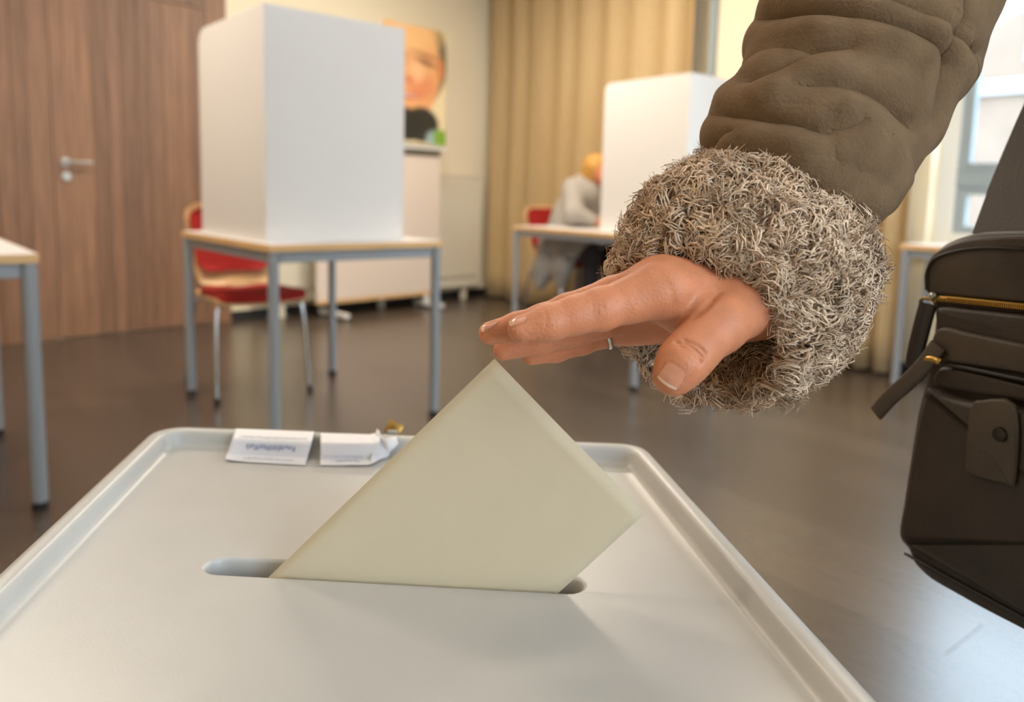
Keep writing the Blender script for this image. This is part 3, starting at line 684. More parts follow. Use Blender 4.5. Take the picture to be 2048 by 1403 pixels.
# webs between the metacarpals fill the palm
for c1, c2 in ((idx, midf), (midf, ring), (ring, pinky)):
    P, r = J(*c1); Pq, rq = J(*c2); hand.cap((P[0]+Pq[0])/2, (P[1]*.9+P[0]*.1+Pq[1]*.9+Pq[0]*.1)/2, .0125, .0108, .010)
P, r = J(*thumb); hand.chain(P, r, .007)
P, r = J((1450, 615, .400, .013), (1350, 618, .394, .010), (1400, 640, .392, .012)); hand.cap(P[0], P[1], .013, .0095, .012); hand.cap(P[0], P[2], .014, .011, .012)
P, r = J((1262, 650, .427, .0105), (1350, 640, .425, .013)); hand.cap(P[0], P[1], .0102, .013, .008)
# wrist and forearm running up inside the sleeve
P, r = J((1510, 595, .425, .022), (1585, 480, .455, .024), (1640, 260, .47, .030), (1730, 0, .49, .036), (1850, -330, .56, .042)); hand.chain(P, r, .02)
forearm_pts = P
lo, hi = np.min([p[0] for p in hand.pr[:-3]], 0), 0
def creases(Vv):
    """thin folds of skin at the joints, pressed into the surface"""
    segs = [(((1352, 683), (1372, 686), (1390, 697), (1405, 712)), .0016, .0009), (((1358, 690), (1380, 699), (1395, 712), (1402, 722)), .0013, .0009), (((1368, 680), (1392, 688), (1410, 703)), .0013, .0009),
            (((1390, 632), (1412, 612), (1435, 585)), .0016, .0022), (((1192, 594), (1196, 612), (1192, 635)), .0003, .0010), (((1184, 596), (1187, 614), (1184, 634)), .0003, .001), (((1202, 596), (1206, 616)), .0003, .001),
            (((1090, 618), (1093, 640), (1090, 662)), .00025, .0009), (((1322, 548), (1338, 575), (1350, 610)), .0005, .003)]
    for pts, dep, wd in segs:
        path = smooth_path(pts, 10); P3 = [trace(hand, x, y, .30) for x, y in path]; P3 = [p for p in P3 if p is not None and p[1] < .6]
        if len(P3) < 2: continue
        P3 = np.array(P3); c = P3.mean(0); near = np.where(np.linalg.norm(Vv-c, axis=1) < .035)[0]
        D = np.sqrt(((Vv[near][:, None]-P3[None])**2).sum(2)).min(1); amt = dep*np.exp(-(D/wd)**2)
        e = 4e-4; G = np.stack([hand(*(Vv[near]+np.eye(3)[i]*e).T)-hand(*(Vv[near]-np.eye(3)[i]*e).T) for i in range(3)], 1); G /= np.linalg.norm(G, axis=1)[:, None]+1e-9
        Vv[near] -= G*amt[:, None]
    return Vv
# hand at fine resolution, the rest of the body coarser, joined in one mesh
hs = SDF(); hs.pr = hand.pr[:-3]+[hand.pr[-3-0]] if False else hand.pr[:-2]
lo, hi = hs.bounds(.006); Vh, Fh = surface_nets(hs, lo, hi, .0008)
Vh = creases(Vh.astype(float))
body = SDF(); f2 = np.array([-.40, -.917]); rgt = np.array([-.917, .40]); ctr = np.array([.74, .70])
def B(fx, rx, z): q = ctr+f2*fx+rgt*rx; return np.array([q[0], q[1], z])
sh = B(0, .185, 1.37); el = ad(1850, -330, .56)
body.chain([B(0, .0, .95), B(0, 0, 1.12), B(.01, 0, 1.30)], [.125, .12, .125], .05)
for s in (-1, 1): body.chain([B(0, .085*s, .93), B(.015, .10*s, .50), B(-.01, .11*s, .09)], [.085, .055, .038], .03); body.cap(B(-.03, .11*s, .04), B(.15, .125*s, .03), .035, .028, .02)
body.chain([B(0, .0, 1.33), sh, (sh*.45+el*.55)+np.array([0, 0, .0]), el], [.08, .062, .05, .042], .04)
body.chain([el, forearm_pts[3], forearm_pts[2]], [.042, .036, .030], .02)
body.chain([B(0, 0, 1.33), B(0, -.185, 1.37), B(-.03, -.24, 1.10), B(.06, -.25, .86)], [.08, .062, .047, .03], .04)
body.chain([B(.06, -.25, .86), B(.08, -.25, .80), B(.09, -.245, .74)], [.026, .03, .018], .012)
for q_ in range(4): body.cap(B(.07+.018*q_, -.25, .78), B(.08+.018*q_, -.235, .705+.004*abs(q_-1.5)), .010, .0075, .004)
body.cap(B(.09, -.23, .80), B(.12, -.21, .75), .012, .009, .006)
body.chain([B(.005, 0, 1.38), B(.02, 0, 1.50)], [.058, .052], .03); body.cap(B(.02, 0, 1.62), B(.05, 0, 1.555), .085, .062, .03); body.cap(B(.0, 0, 1.66), B(0, 0, 1.62), .085, .08, .03)
body.cap(B(.115, 0, 1.60), B(.13, 0, 1.575), .009, .013, .012); body.cap(B(.10, -.022, 1.535), B(.10, .022, 1.535), .010, .010, .008)
for s in (-1, 1): body.cap(B(.01, .083*s, 1.60), B(.0, .088*s, 1.57), .014, .010, .008)
lo, hi = body.bounds(.02); Vb, Fb = surface_nets(body, lo, hi, .009)
bo_ = mesh_obj('body', np.vstack([Vh-OM, Vb-OM]), np.vstack([Fh, Fb+len(Vh)]), m_skin, man, smooth=True)
print('hand verts', len(Vh), 'body', len(Vb))
for s in (-1, 1):
    bm = bmesh.new(); bmesh.ops.create_uvsphere(bm, u_segments=12, v_segments=8, radius=.012, matrix=Matrix.Translation(V3(B(.105, .032*s, 1.615)-OM))); bm_obj('eye', bm, mat('eye_white', (225, 222, 215), .2), man, smooth=True)
# nails
def nail(c, ax_len, ax_wid, L, W, name, tipc=.22):
    """patch seated on the finger: c centre px, ax_len direction towards the tip (px)"""
    c = np.array(c, float); a = np.array(ax_len, float); a /= np.linalg.norm(a); b = np.array(ax_wid, float); b /= np.linalg.norm(b); nu, nv = 10, 12
    for part, v0, v1, mm in (('nail', -1, 1-2*tipc, m_nail), ('nail_tip', 1-2*tipc, 1.0, m_nailtip)):
        V = []; ok = True
        for j in range(nv+1):
            for i in range(nu+1):
                u, v = -1+2*i/nu, v0+(v1-v0)*j/nv
                wv = W*(1-.16*(abs(v)**3)) if v < 0 else W; vb = L*(v-(.22*u*u if v < -.4 else 0)*(-v-.4)/.6*-1) if v < -.4 else L*v
                if v > .5: vb = L*(v-.18*u*u*(v-.5)/.5)
                q = c+a*vb+b*u*wv; P = trace(hand, q[0], q[1], .30)
                if P is None or P[1] > .6: P = V[-1]+OM if V else ad(q[0], q[1], .36)
                V.append(P-(P-CAM)/np.linalg.norm(P-CAM)*(.00035+.0003*(1-u*u))-OM)
        F = [(j*(nu+1)+i, j*(nu+1)+i+1, (j+1)*(nu+1)+i+1, (j+1)*(nu+1)+i) for j in range(nv) for i in range(nu)]
        o = mesh_obj(part, V, F, mm, man, smooth=True)
nail((1344, 751), (-.56, .83), (.83, .56), 23, 23, 'thumb', .13)
nail((1036, 641), (-.93, .37), (.35, .94), 19, 6, 'index', .12)
nail((978, 651), (-.87, .48), (.4, .9), 18, 5.5, 'middle', .12)
# trousers, shoes, hair and the lower coat (mostly outside the picture)
tr = SDF()
tr.cap(B(0, 0, 1.0), B(0, 0, .90), .13, .135, .05)
for s in (-1, 1): tr.chain([B(0, .085*s, .93), B(.015, .10*s, .50), B(-.01, .11*s, .10)], [.105, .075, .062], .04)
sdf_mesh('trousers', tr, .010, m_trou, man, post=lambda v: v-OM)
for s in (-1, 1):
    so = SDF(); so.cap(B(-.05, .11*s, .05), B(.17, .128*s, .042), .052, .046, .03); so.cap(B(-.03, .11*s, .06), B(-.03, .11*s, .12), .054, .052, .03)
    sdf_mesh('shoe', so, .008, m_shoe, man, post=lambda v: np.maximum(v, [-9, -9, 0.0])-OM)
ha = SDF(); ha.cap(B(-.012, 0, 1.67), B(-.03, 0, 1.60), .098, .088, .03); ha.cap(B(-.04, 0, 1.60), B(-.05, 0, 1.50), .08, .055, .03)
sdf_mesh('hair', ha, .008, m_hair, man, post=lambda v: v-OM)
ct = SDF(); ct.chain([B(0, 0, 1.34), B(0, 0, 1.15), B(.0, 0, 1.0), B(.0, .03, .86)], [.165, .17, .195, .255], .05)
ct.chain([B(0, .05, 1.36), sh, sh*.45+el*.55, el], [.10, .088, .078, .074], .05)
ct.chain([B(0, -.05, 1.36), B(0, -.185, 1.36), B(-.03, -.24, 1.10), B(.05, -.25, .90)], [.10, .088, .075, .06], .05)
sdf_mesh('coat', ct, .009, m_suede2, man, post=lambda v: v-OM)
co = SDF(); co.chain([B(.06, .09, 1.42), B(-.05, .10, 1.46), B(-.09, 0, 1.47), B(-.05, -.10, 1.46), B(.06, -.09, 1.42)], [.03]*5, .03)
sdf_mesh('fur_collar', co, .008, m_furbase, man, post=lambda v: v-OM)

# ---------------------------------------------------------------- sleeve: quilted suede tube with folds
SL_ = [(1850, -330, .560, 232), (1808, -170, .525, 222), (1790, -70, .505, 205), (1764, 0, .492, 197), (1738, 70, .482, 202), (1712, 110, .477, 206), (1697, 155, .472, 198), (1680, 195, .468, 189), (1662, 231, .465, 181), (1646, 254, .463, 184), (1620, 286, .461, 190), (1600, 333, .458, 189), (1587, 383, .455, 174), (1582, 425, .452, 160), (1575, 470, .449, 118)]
cen = smooth_path([ad(a, b, c) for a, b, c, d in SL_], 16); rad3 = smooth_path([[d*c/FPX, 0, 0] for a, b, c, d in SL_], 16)[:, 0]
for _ in range(30): cen[1:-1] = (cen[:-2]+cen[2:]+2*cen[1:-1])/4
nv_ = 300; K = len(cen)
T = np.gradient(cen, axis=0); T /= np.linalg.norm(T, axis=1)[:, None]
view = cen-CAM; view /= np.linalg.norm(view, axis=1)[:, None]
side = np.cross(T, view); side /= np.linalg.norm(side, axis=1)[:, None]; back = np.cross(side, T)
# resample along the axis for fine folds
m_ = 420; tt = np.linspace(0, K-1, m_); ip = lambda A: np.stack([np.interp(tt, np.arange(K), A[:, i]) for i in range(3)], 1)
cen_, side_, back_ = ip(cen), ip(side), ip(back); rad_ = np.interp(tt, np.arange(K), rad3)
phi = np.linspace(0, 2*math.pi, nv_, endpoint=False)
dirs = np.cos(phi)[None, :, None]*side_[:, None]+np.sin(phi)[None, :, None]*back_[:, None]*.92
X3 = cen_[:, None]+dirs*rad_[:, None, None]
pv = X3-CAM; dd = pv@Fw; PX = CX+FPX*(pv@Rt)/dd; PY = YP-FPX*(pv@Up)/dd
facing = np.clip(-(dirs*(pv/np.linalg.norm(pv, axis=2)[..., None])).sum(2)+.35, 0, 1)
facing = np.clip(facing*2.2, 0, 1)
FOLDS = [([(1515, 44), (1570, 34), (1640, 32), (1731, 40), (1816, 64), (1866, 97), (1884, 130)], .0052, 9), ([(1700, -8), (1773, 8), (1837, 30), (1892, 64)], .0034, 9),
         ([(1488, 178), (1520, 162), (1560, 143), (1600, 124), (1645, 111), (1700, 104)], .0045, 10), ([(1440, 240), (1480, 238), (1540, 246), (1600, 258), (1650, 272)], .0048, 12),
         ([(1590, 183), (1640, 175), (1700, 182), (1750, 203), (1790, 232), (1812, 262)], .0042, 11), ([(1418, 312), (1445, 284), (1480, 268)], .0028, 8), ([(1934, -30), (1914, 40), (1896, 66), (1880, 123), (1866, 180), (1848, 250)], .0030, 7),
         ([(1896, 66), (1915, 90), (1940, 110)], .0042, 9), ([(1655, 265), (1700, 255), (1725, 235)], .0022, 14), ([(1560, 215), (1620, 222), (1680, 236)], .0018, 22),
         ([(1470, 300), (1560, 306), (1660, 320), (1740, 350)], .0012, 20), ([(1400, 345), (1450, 330), (1520, 335), (1600, 365), (1680, 410), (1740, 470)], .0030, 18),
         ([(1520, 100), (1600, 82), (1700, 78)], .0010, 20), ([(1690, 330), (1740, 300), (1790, 250)], .0012, 20)]
disp = np.zeros(PX.shape)
for pts, dep, wpx in FOLDS:
    wpx *= 1.25
    path = smooth_path(pts, 12); D = np.full(PX.shape, 1e9)
    tpar = np.linspace(0, 1, len(path)); best = np.zeros(PX.shape)
    for q, tq in zip(path, tpar):
        d_ = np.hypot(PX-q[0], PY-q[1]); mk = d_ < D; D[mk] = d_[mk]; best[mk] = tq
    fade = np.minimum(1, np.minimum(best, 1-best)*5+.35)
    disp -= 1.3*dep*np.exp(-np.abs(D/wpx)**1.4)*fade*facing; disp += dep*.6*np.exp(-((D-wpx*3.0)/(wpx*2.2))**2)*fade*facing
# folds round the back of the sleeve
ax_ = np.linspace(0, 1, m_)[:, None]; disp += (1-facing)*.0025*np.sin(ax_*38+1.5*np.sin(phi)[None])*1
# soft quilting irregularity
disp += .0009*np.sin(PX*.035+PY*.021)*np.sin(PY*.043-PX*.012)
X3 = X3+dirs*disp[..., None]
Vs = X3.reshape(-1, 3)-OM; Fs = []
I = np.arange(m_-1)[:, None]*nv_+np.arange(nv_)[None]; J2 = np.arange(m_-1)[:, None]*nv_+(np.arange(nv_)[None]+1) % nv_
Fs = np.stack([I, J2, J2+nv_, I+nv_], 2).reshape(-1, 4)
o = mesh_obj('sleeve', Vs, Fs, m_suede, man, smooth=True); md = o.modifiers.new('t', 'SOLIDIFY'); md.thickness = .003; md.offset = -1

# ---------------------------------------------------------------- shearling cuff
def frame_ring(c, ax, ups, rmaj, rmin, n):
    """ellipse around axis: major radius along image-plane perpendicular, minor along depth"""
    ax = ax/np.linalg.norm(ax); e1 = ups-ax*(ups@ax); e1 /= np.linalg.norm(e1); e2 = np.cross(ax, e1); t = np.linspace(0, 2*math.pi, n, endpoint=False)
    return c+np.cos(t)[:, None]*e1*rmaj+np.sin(t)[:, None]*e2*rmin, e1, e2
# stations: centre px,py,d, half width px, depth radius (m), end points direction (px)
CU = [((1578, 446, .453), 146, .030, (.91, .41)), ((1576, 450, .452), 178, .035, (.91, .41)), ((1562, 460, .450), 198, .040, (.90, .43)), ((1522, 498, .444), 214, .047, (.87, .48)), ((1480, 552, .434), 232, .052, (.85, .53)),
      ((1430, 612, .424), 214, .050, (.87, .48)), ((1404, 642, .418), 196, .047, (.88, .46)), ((1404, 642, .420), 182, .043, (.88, .46)), ((1442, 606, .428), 178, .040, (.87, .48)), ((1495, 545, .437), 168, .038, (.86, .5)), ((1545, 480, .445), 140, .034, (.86, .5))]
NR = 96; ctrs = np.array([ad(*c) for c, *_ in CU])
axis0 = ad(1402, 668, .402)-ad(1600, 405, .455)
rings3 = []
for i, (c, hw, rd, dr_) in enumerate(CU):
    C3 = ad(*c); e1 = Rt*dr_[0]-Up*dr_[1]; axd = axis0/np.linalg.norm(axis0)
    e1 = e1-axd*(e1@axd); scale = np.linalg.norm(e1); e1 /= scale
    e2 = np.cross(axd, e1); e2 /= np.linalg.norm(e2); t = np.linspace(0, 2*math.pi, NR, endpoint=False)
    near = -np.sin(t)*(e2@Fw)/abs(e2@Fw); sh_ = (0, 0, 0, .001, .006, .011, .013, .012, .010, .006, .002)[i]
    rings3.append(C3+np.cos(t)[:, None]*e1*hw*c[2]/FPX+np.sin(t)[:, None]*e2*rd-axd*(sh_*near)[:, None])
R3 = np.array(rings3)
fine = []
for k in range(NR): fine.append(smooth_path(R3[:, k], 8))
G = np.array(fine).transpose(1, 0, 2); NS = G.shape[0]
cuffE = empty('x') if False else None
I = np.arange(NS-1)[:, None]*NR+np.arange(NR)[None]; J2 = np.arange(NS-1)[:, None]*NR+(np.arange(NR)[None]+1) % NR
Fc = np.stack([I, J2, J2+NR, I+NR], 2).reshape(-1, 4)
cuff = mesh_obj('cuff', G.reshape(-1, 3)-OM, Fc, m_furbase, man, smooth=True, label='woolly beige shearling cuff')
# wool locks
gs = np.gradient(G, axis=0); gt = np.roll(G, -1, 1)-np.roll(G, 1, 1); nrm = np.cross(gt, gs); nrm /= np.linalg.norm(nrm, axis=2)[..., None]
cmid = G[:NS//2].mean((0, 1))
if ((nrm[10]*(G[10]-G[10].mean(0))).sum(1)).mean() < 0: nrm = -nrm
def locks(N, length, rad0, spread, curl, seg, seed, tint, per=8):
    r = np.random.default_rng(seed); areaw = np.linalg.norm(np.cross(gt, gs), axis=2); w_ = areaw.ravel().copy(); st = np.repeat(np.arange(NS), NR)/(NS-1)
    w_[st > .72] *= .55; w_ /= w_.sum(); NC = N//per; pick = np.repeat(r.choice(NS*NR, NC, p=w_), per); i, k = pick//NR, pick % NR; rep = lambda A: np.repeat(A, per)
    fi = np.clip(i+rep(r.uniform(-.5, .5, NC))+r.normal(0, .9, N), 0, NS-1.001); i0 = fi.astype(int); f_ = (fi-i0)[:, None]; k2 = (k+1) % NR; g_ = (rep(r.uniform(0, 1, NC))+r.normal(0, .45, N))[:, None]
    P = (G[i0, k]*(1-f_)+G[np.minimum(i0+1, NS-1), k]*f_)*(1-g_)+(G[i0, k2]*(1-f_)+G[np.minimum(i0+1, NS-1), k2]*f_)*g_
    n_ = nrm[i0, k]; s_ = gs[i0, k]; s_ = s_/(np.linalg.norm(s_, axis=1)[:, None]+1e-9); t_ = np.cross(n_, s_)
    # clumped flow: smooth pseudo noise over the surface
    ph1 = np.sin(P@np.array([210, 130, -170]))+np.sin(P@np.array([-150, 260, 140])+1.3); ph2 = np.sin(P@np.array([120, -230, 200])+.7)+np.sin(P@np.array([280, 90, 120])-2)
    ang = ph1*1.1+rep(r.normal(0, .5, NC))+r.normal(0, .12, N)+.4; T0 = s_*np.cos(ang)[:, None]+t_*np.sin(ang)[:, None]
    lift = np.clip(.24+.10*ph2+rep(r.normal(0, spread, NC))+r.normal(0, .05, N), .08, 1.1)
    d0 = T0+n_*lift[:, None]; d0 /= np.linalg.norm(d0, axis=1)[:, None]
    side_v = np.cross(d0, n_); side_v /= np.linalg.norm(side_v, axis=1)[:, None]; up_v = np.cross(side_v, d0)
    Ln = np.where(i/(NS-1) > .62, .6, 1.0)*length*rep(r.uniform(.7, 1.2, NC))*r.uniform(.85, 1.12, N); tw = rep(r.choice([-1, 1], NC)*r.uniform(.7, 1.3, NC)); cr = curl*rep(r.uniform(.6, 1.5, NC))*r.uniform(.85, 1.15, N); p0 = rep(r.uniform(0, 6.28, NC))+r.normal(0, .25, N)
    u = np.linspace(0, 1, seg)
    pts = P[:, None]-n_[:, None]*.0006+d0[:, None]*(Ln[:, None]*u)[..., None]
    a = p0[:, None]+tw[:, None]*u[None]*8.0; amp = (cr[:, None]*np.sqrt(u)[None])
    pts = pts+side_v[:, None]*(amp*(np.cos(a)-np.cos(p0)[:, None]))[..., None]+up_v[:, None]*(amp*(np.sin(a)-np.sin(p0)[:, None]))[..., None]-n_[:, None]*((u**2)[None]*Ln[:, None]*(lift*.55)[:, None])[..., None]
    tg = np.gradient(pts, axis=1); tg /= np.linalg.norm(tg, axis=2)[..., None]+1e-9
    a1 = np.cross(tg, n_[:, None]+.01); a1 /= np.linalg.norm(a1, axis=2)[..., None]+1e-9; a2 = np.cross(tg, a1)
    rr_ = rad0*r.uniform(.7, 1.3, N)[:, None]*(1-.80*u[None]**1.5)*np.minimum(1, .5+u[None]*4)
    V = np.stack([pts+(a1*math.cos(q)+a2*math.sin(q))*rr_[..., None] for q in (0, 2.094, 4.189)], 2)      # N,seg,3,3
    base = (np.arange(N)*seg*3)[:, None, None]; sg = (np.arange(seg-1)*3)[None, :, None]; q = np.arange(3)[None, None]; q2 = (q+1) % 3
    F = np.stack([base+sg+q, base+sg+q2, base+sg+3+q2, base+sg+3+q], 3).reshape(-1, 4)
    c = np.array(s2l(tint))[None]*np.clip(1+rep(.10*r.normal(0, 1, NC))+.08*r.normal(0, 1, N)+.06*ph2, .5, 1.5)[:, None]; c = c*np.array([1, 1, 1])[None]
    C = np.repeat(np.concatenate([c, np.ones((N, 1))], 1)[:, None], seg*3, 1).reshape(-1, 4)
    return V.reshape(-1, 3), F, C
Va, Fa, Ca = locks(42000, .0135, .00082, .08, .0040, 8, 1, (206, 179, 151)); Vb2, Fb2, Cb = locks(9000, .0110, .00032, .18, .0022, 6, 2, (212, 187, 160), 3); 
Vall = np.vstack([Va, Vb2]); Fall = np.vstack([Fa, Fb2+len(Va)]); Call = np.vstack([Ca, Cb])
me = bpy.data.meshes.new('wool'); me.vertices.add(len(Vall)); me.vertices.foreach_set('co', (Vall-OM).astype(np.float32).ravel())
me.loops.add(Fall.size); me.loops.foreach_set('vertex_index', Fall.astype(np.int32).ravel()); me.polygons.add(len(Fall)); me.polygons.foreach_set('loop_start', (np.arange(len(Fall))*4).astype(np.int32))
me.polygons.foreach_set('use_smooth', np.ones(len(Fall), bool)); me.update(calc_edges=True); me.materials.append(m_fur)
ca = me.color_attributes.new('tint', 'FLOAT_COLOR', 'POINT'); ca.data.foreach_set('color', Call.astype(np.float32).ravel())
wo = bpy.data.objects.new('wool', me); COL.objects.link(wo); wo.parent = cuff; tag(wo, kind='stuff')
# finger ring
rp = ad(1208, 664, .424)
bm = bmesh.new(); ax3 = ad(1165, 685, .426)-ad(1268, 632, .430); ax3 /= np.linalg.norm(ax3); e1 = np.cross(ax3, [0, 0, 1]); e1 /= np.linalg.norm(e1); e2 = np.cross(ax3, e1)
add_tube(bm, [ad(1207, 668, .427)+(e1*math.cos(t)+e2*math.sin(t))*.0084-OM for t in np.linspace(0, 2*math.pi, 33)], .0011, 8, cap=False); bm_obj('finger_ring', bm, m_steel, man, smooth=True)
# small sewn label loop inside the cuff
bm = bmesh.new(); q0, q1 = ad(1534, 620, .40), ad(1549, 607, .405); add_box(bm, q0-OM, q1-q0, Rt*.0022+Up*.002, Fw*.0006); bm_obj('sewn_tag', bm, m_label, man)

# ================================================================ BAG
Ba, Bb = ad(1800, 800, .605), ad(2048, 800, .515); bu = (Bb-Ba)[:2]; bu /= np.linalg.norm(bu); bu = v3(bu); bn = np.array([bu[1], -bu[0], 0]); 
if bn@(CAM-Ba) < 0: bn = -bn        # points to the viewer
def bp(px, py, off=0):
    P1 = Ba+bn*off; r = ray(px, py); return CAM+r*(((P1-CAM)@bn)/(r@bn))
def buv(px, py, off=0): P = bp(px, py, off)-Ba; return np.array([P@bu, P[2]])
bag = empty('shoulder_bag', Ba*1.0, label='dark brown leather shoulder bag with brass zips hanging at the right edge', cat='bag'); 
def bloc(u, z, o): return bu*u+np.array([0, 0, z])+bn*o
def slab(name, uv, o0, o1, m, bev=.004, seg=3, par=None, puff=0, **k):
    """closed outline uv (in the bag's face plane) extruded from offset o0 (back) to o1 (front), soft edges"""
    uv = np.array(uv); A2 = sum(uv[i][0]*uv[(i+1) % len(uv)][1]-uv[(i+1) % len(uv)][0]*uv[i][1] for i in range(len(uv)))
    if A2 < 0: uv = uv[::-1]
    def inset(s):
        nn = len(uv); out = []
        for i in range(nn):
            d = uv[(i+1) % nn]-uv[i-1]; d /= np.linalg.norm(d)+1e-9; out.append(uv[i]+np.array([-d[1], d[0]])*s)
        return np.array(out)
    bm = bmesh.new(); R = []
    lv = [(bev, o0)]+[(bev*(1-math.sin(t)), o1-bev+bev*(1-math.cos(t))*0+bev*0) for t in ()]
    lv = [(bev, o0), (0, o0+min(bev, (o1-o0)/3))]+[(bev*(1-math.cos(t)), o1-bev+bev*math.sin(t)) for t in np.linspace(0, math.pi/2, seg+2)]
    if puff:
        lv += [(bev+puff*2, o1+puff*.35), (bev+puff*5, o1+puff*.7)]
    for s, of in lv: R.append([bm.verts.new(V3(bloc(p[0], p[1], of))) for p in inset(s)])
    nn = len(uv)
    for a, b in zip(R, R[1:]):
        for i in range(nn): bm.faces.new((a[i], a[(i+1) % nn], b[(i+1) % nn], b[i]))
    for rr, fl in ((R[0], 1), (R[-1], 0)):
        cc = bm.verts.new(sum((v.co for v in rr), Vector())/nn)
        for i in range(nn): bm.faces.new((rr[(i+1) % nn], rr[i], cc) if fl else (rr[i], rr[(i+1) % nn], cc))
    return bm_obj(name, bm, m, par or bag, sharp=50, **k)
def pxs(pts, n=5, off=0): return [buv(*p, off) for p in (smooth_path(pts, n) if n else pts)]
umax = buv(2048, 900)[0]
# main body outline: left side from the photograph, right side mirrored beyond the frame
left = [(2048, 460), (1985, 462), (1935, 466), (1885, 482), (1852, 508), (1838, 545), (1845, 592), (1858, 640), (1838, 760), (1822, 830), (1806, 930), (1794, 1010), (1786, 1058), (1791, 1084), (1806, 1102), (1818, 1130), (1850, 1162), (1900, 1192), (1960, 1226), (2048, 1272)]
Lp = np.array(pxs(left, 4)); Wb = .125
right = np.array([[2*umax+Wb-p[0], p[1]] for p in Lp[::-1]]); zb = Lp[-1][1]
outl = np.vstack([Lp, [p for p in right]])
zt0 = Lp[0][1]
slab('bag_body', outl, -.085, 0, m_leather, .012, 4)
# top flap/front top panel with piping
tp = [(2048, 470), (1985, 472), (1935, 478), (1895, 492), (1868, 512), (1856, 545), (1860, 585), (1900, 590), (2048, 604)]
Tp = np.array(pxs(tp, 4)); Tr = np.array([[2*umax+Wb-p[0], p[1]] for p in Tp[::-1]])
slab('top_panel', np.vstack([Tp, Tr]), .0, .004, m_leather2, .003, 2)
def strip(name, pts, r, m, off=.004, par=None, n=8, mirror=False, flat=1):
    P = [bloc(*(buv(*q)), off) for q in smooth_path(pts, 6)]
    bm = bmesh.new(); add_tube(bm, P, r, n); return bm_obj(name, bm, m, par or bag, smooth=True)
strip('piping', [(2060, 498), (1990, 495), (1930, 500), (1880, 516), (1862, 545), (1862, 580)], .0012, m_darkl, .0045)
strip('zip', [(1872, 596), (1910, 598), (1960, 603), (2048, 612), (2100, 617)], .0028, m_brassd, .002)
bm = bmesh.new()
for k in range(46):
    q = bloc(*buv(1905+k*4.2, 598.5+k*.42), .0045); add_box(bm, q-bu*.0004-np.array([0, 0, .0016]), bu*.0008, np.array([0, 0, .0032]), bn*.0012)
bm_obj('zip_teeth', bm, m_brass, bag, kind='stuff')
bm = bmesh.new(); q = bloc(*buv(1876, 590), .005); bmesh.ops.create_uvsphere(bm, u_segments=12, v_segments=8, radius=.0028, matrix=Matrix.Translation(V3(q))); bm_obj('zip_stop', bm, m_satin, bag, smooth=True)
strip('zip_cord', [(1845, 604), (1852, 596), (1868, 598), (1880, 604)], .0012, m_brassd, .003)
# front pockets as layered panels
def panel_px(name, pts, o0, o1, m, bev=.003, mir=True, n=4, **k):
    P = np.array(pxs(pts, n)); 
    if mir: P = np.vstack([P, [[2*umax+Wb-p[0], p[1]] for p in P[::-1]]])
    return slab(name, P, o0, o1, m, bev, 2, **k)
panel_px('upper_pocket', [(2048, 626), (1950, 616), (1888, 612), (1880, 640), (1884, 700), (1910, 724), (2048, 748)], 0, .006, m_leather, .004)
panel_px('pocket_flap', [(2048, 682), (1960, 664), (1905, 652), (1884, 668), (1880, 700), (1900, 718), (2048, 742)], .006, .010, m_leather2, .003)
panel_px('front_pocket', [(2048, 812), (1950, 796), (1880, 776), (1868, 786), (1846, 880), (1826, 1000), (1818, 1050), (1826, 1078), (1850, 1094), (2048, 1208)], 0, .012, m_leather, .006)
panel_px('middle_band', [(2048, 764), (1960, 742), (1905, 732), (1884, 740), (1880, 768), (1950, 786), (2048, 802)], 0, .006, m_leather, .003)
strip('seam', [(1812, 1106), (1860, 1132), (1940, 1176), (2060, 1240)], .0012, m_darkl, .001)
strip('front_zip', [(1905, 726), (1960, 736), (2048, 754), (2090, 762)], .0016, m_darkl, .0085)
# brass puller and hanging leather tab
bm = bmesh.new(); P = [bloc(*buv(x, y), .014) for x, y in ((1874, 719), (1886, 715), (1898, 716), (1910, 722))]; add_tube(bm, smooth_path(P, 5), [.0018]+[.0030]*14+[.0016], 10); bm_obj('zip_puller', bm, m_brass, bag, smooth=True)
def ribbon(name, pts, w_, th, m, off=.012, par=None):
    P = [bloc(*buv(x, y), o_) for x, y, o_ in smooth_path([(a, b, c) for a, b, c in pts], 6)]; bm = bmesh.new(); R = []
    for i, p in enumerate(P):
        t = P[min(i+1, len(P)-1)]-P[max(i-1, 0)]; t /= np.linalg.norm(t); s = np.cross(t, bn); s /= np.linalg.norm(s); nn = np.cross(s, t)
        R.append([bm.verts.new(V3(p+s*a*w_/2+nn*b*th/2)) for a, b in ((-1, -.4), (-.8, -1), (.8, -1), (1, -.4), (1, .4), (.8, 1), (-.8, 1), (-1, .4))])
    for a, b in zip(R, R[1:]):
        for k in range(8): bm.faces.new((a[k], a[(k+1) % 8], b[(k+1) % 8], b[k]))
    bm.faces.new(R[0]); bm.faces.new(R[-1][::-1]); return bm_obj(name, bm, m, par or bag, sharp=60)
ribbon('pull_tab', [(1902, 688, .013), (1878, 728, .016), (1850, 760, .018), (1815, 792, .019), (1788, 822, .019)], .0125, .003, m_leather2)
ribbon('side_tab', [(1864, 606, .004), (1852, 650, .004), (1838, 700, .003), (1830, 738, .002)], .014, .004, m_darkl)
panel_px('closure_tab', [(1975, 800), (1990, 796), (2060, 806), (2060, 952), (2040, 962), (1975, 946), (1960, 930), (1962, 880), (1968, 820)], .012, .016, m_leather2, .0025, mir=False, n=3)
bm = bmesh.new(); q = bloc(*buv(2001, 868, .016), .016); add_tube(bm, [q, q+bn*.0018, q+bn*.0026], [.0052, .0046, .001], 20); bm_obj('snap_button', bm, mat('dark_snap', (58, 52, 42), .35, metal=.8), bag, sharp=50)
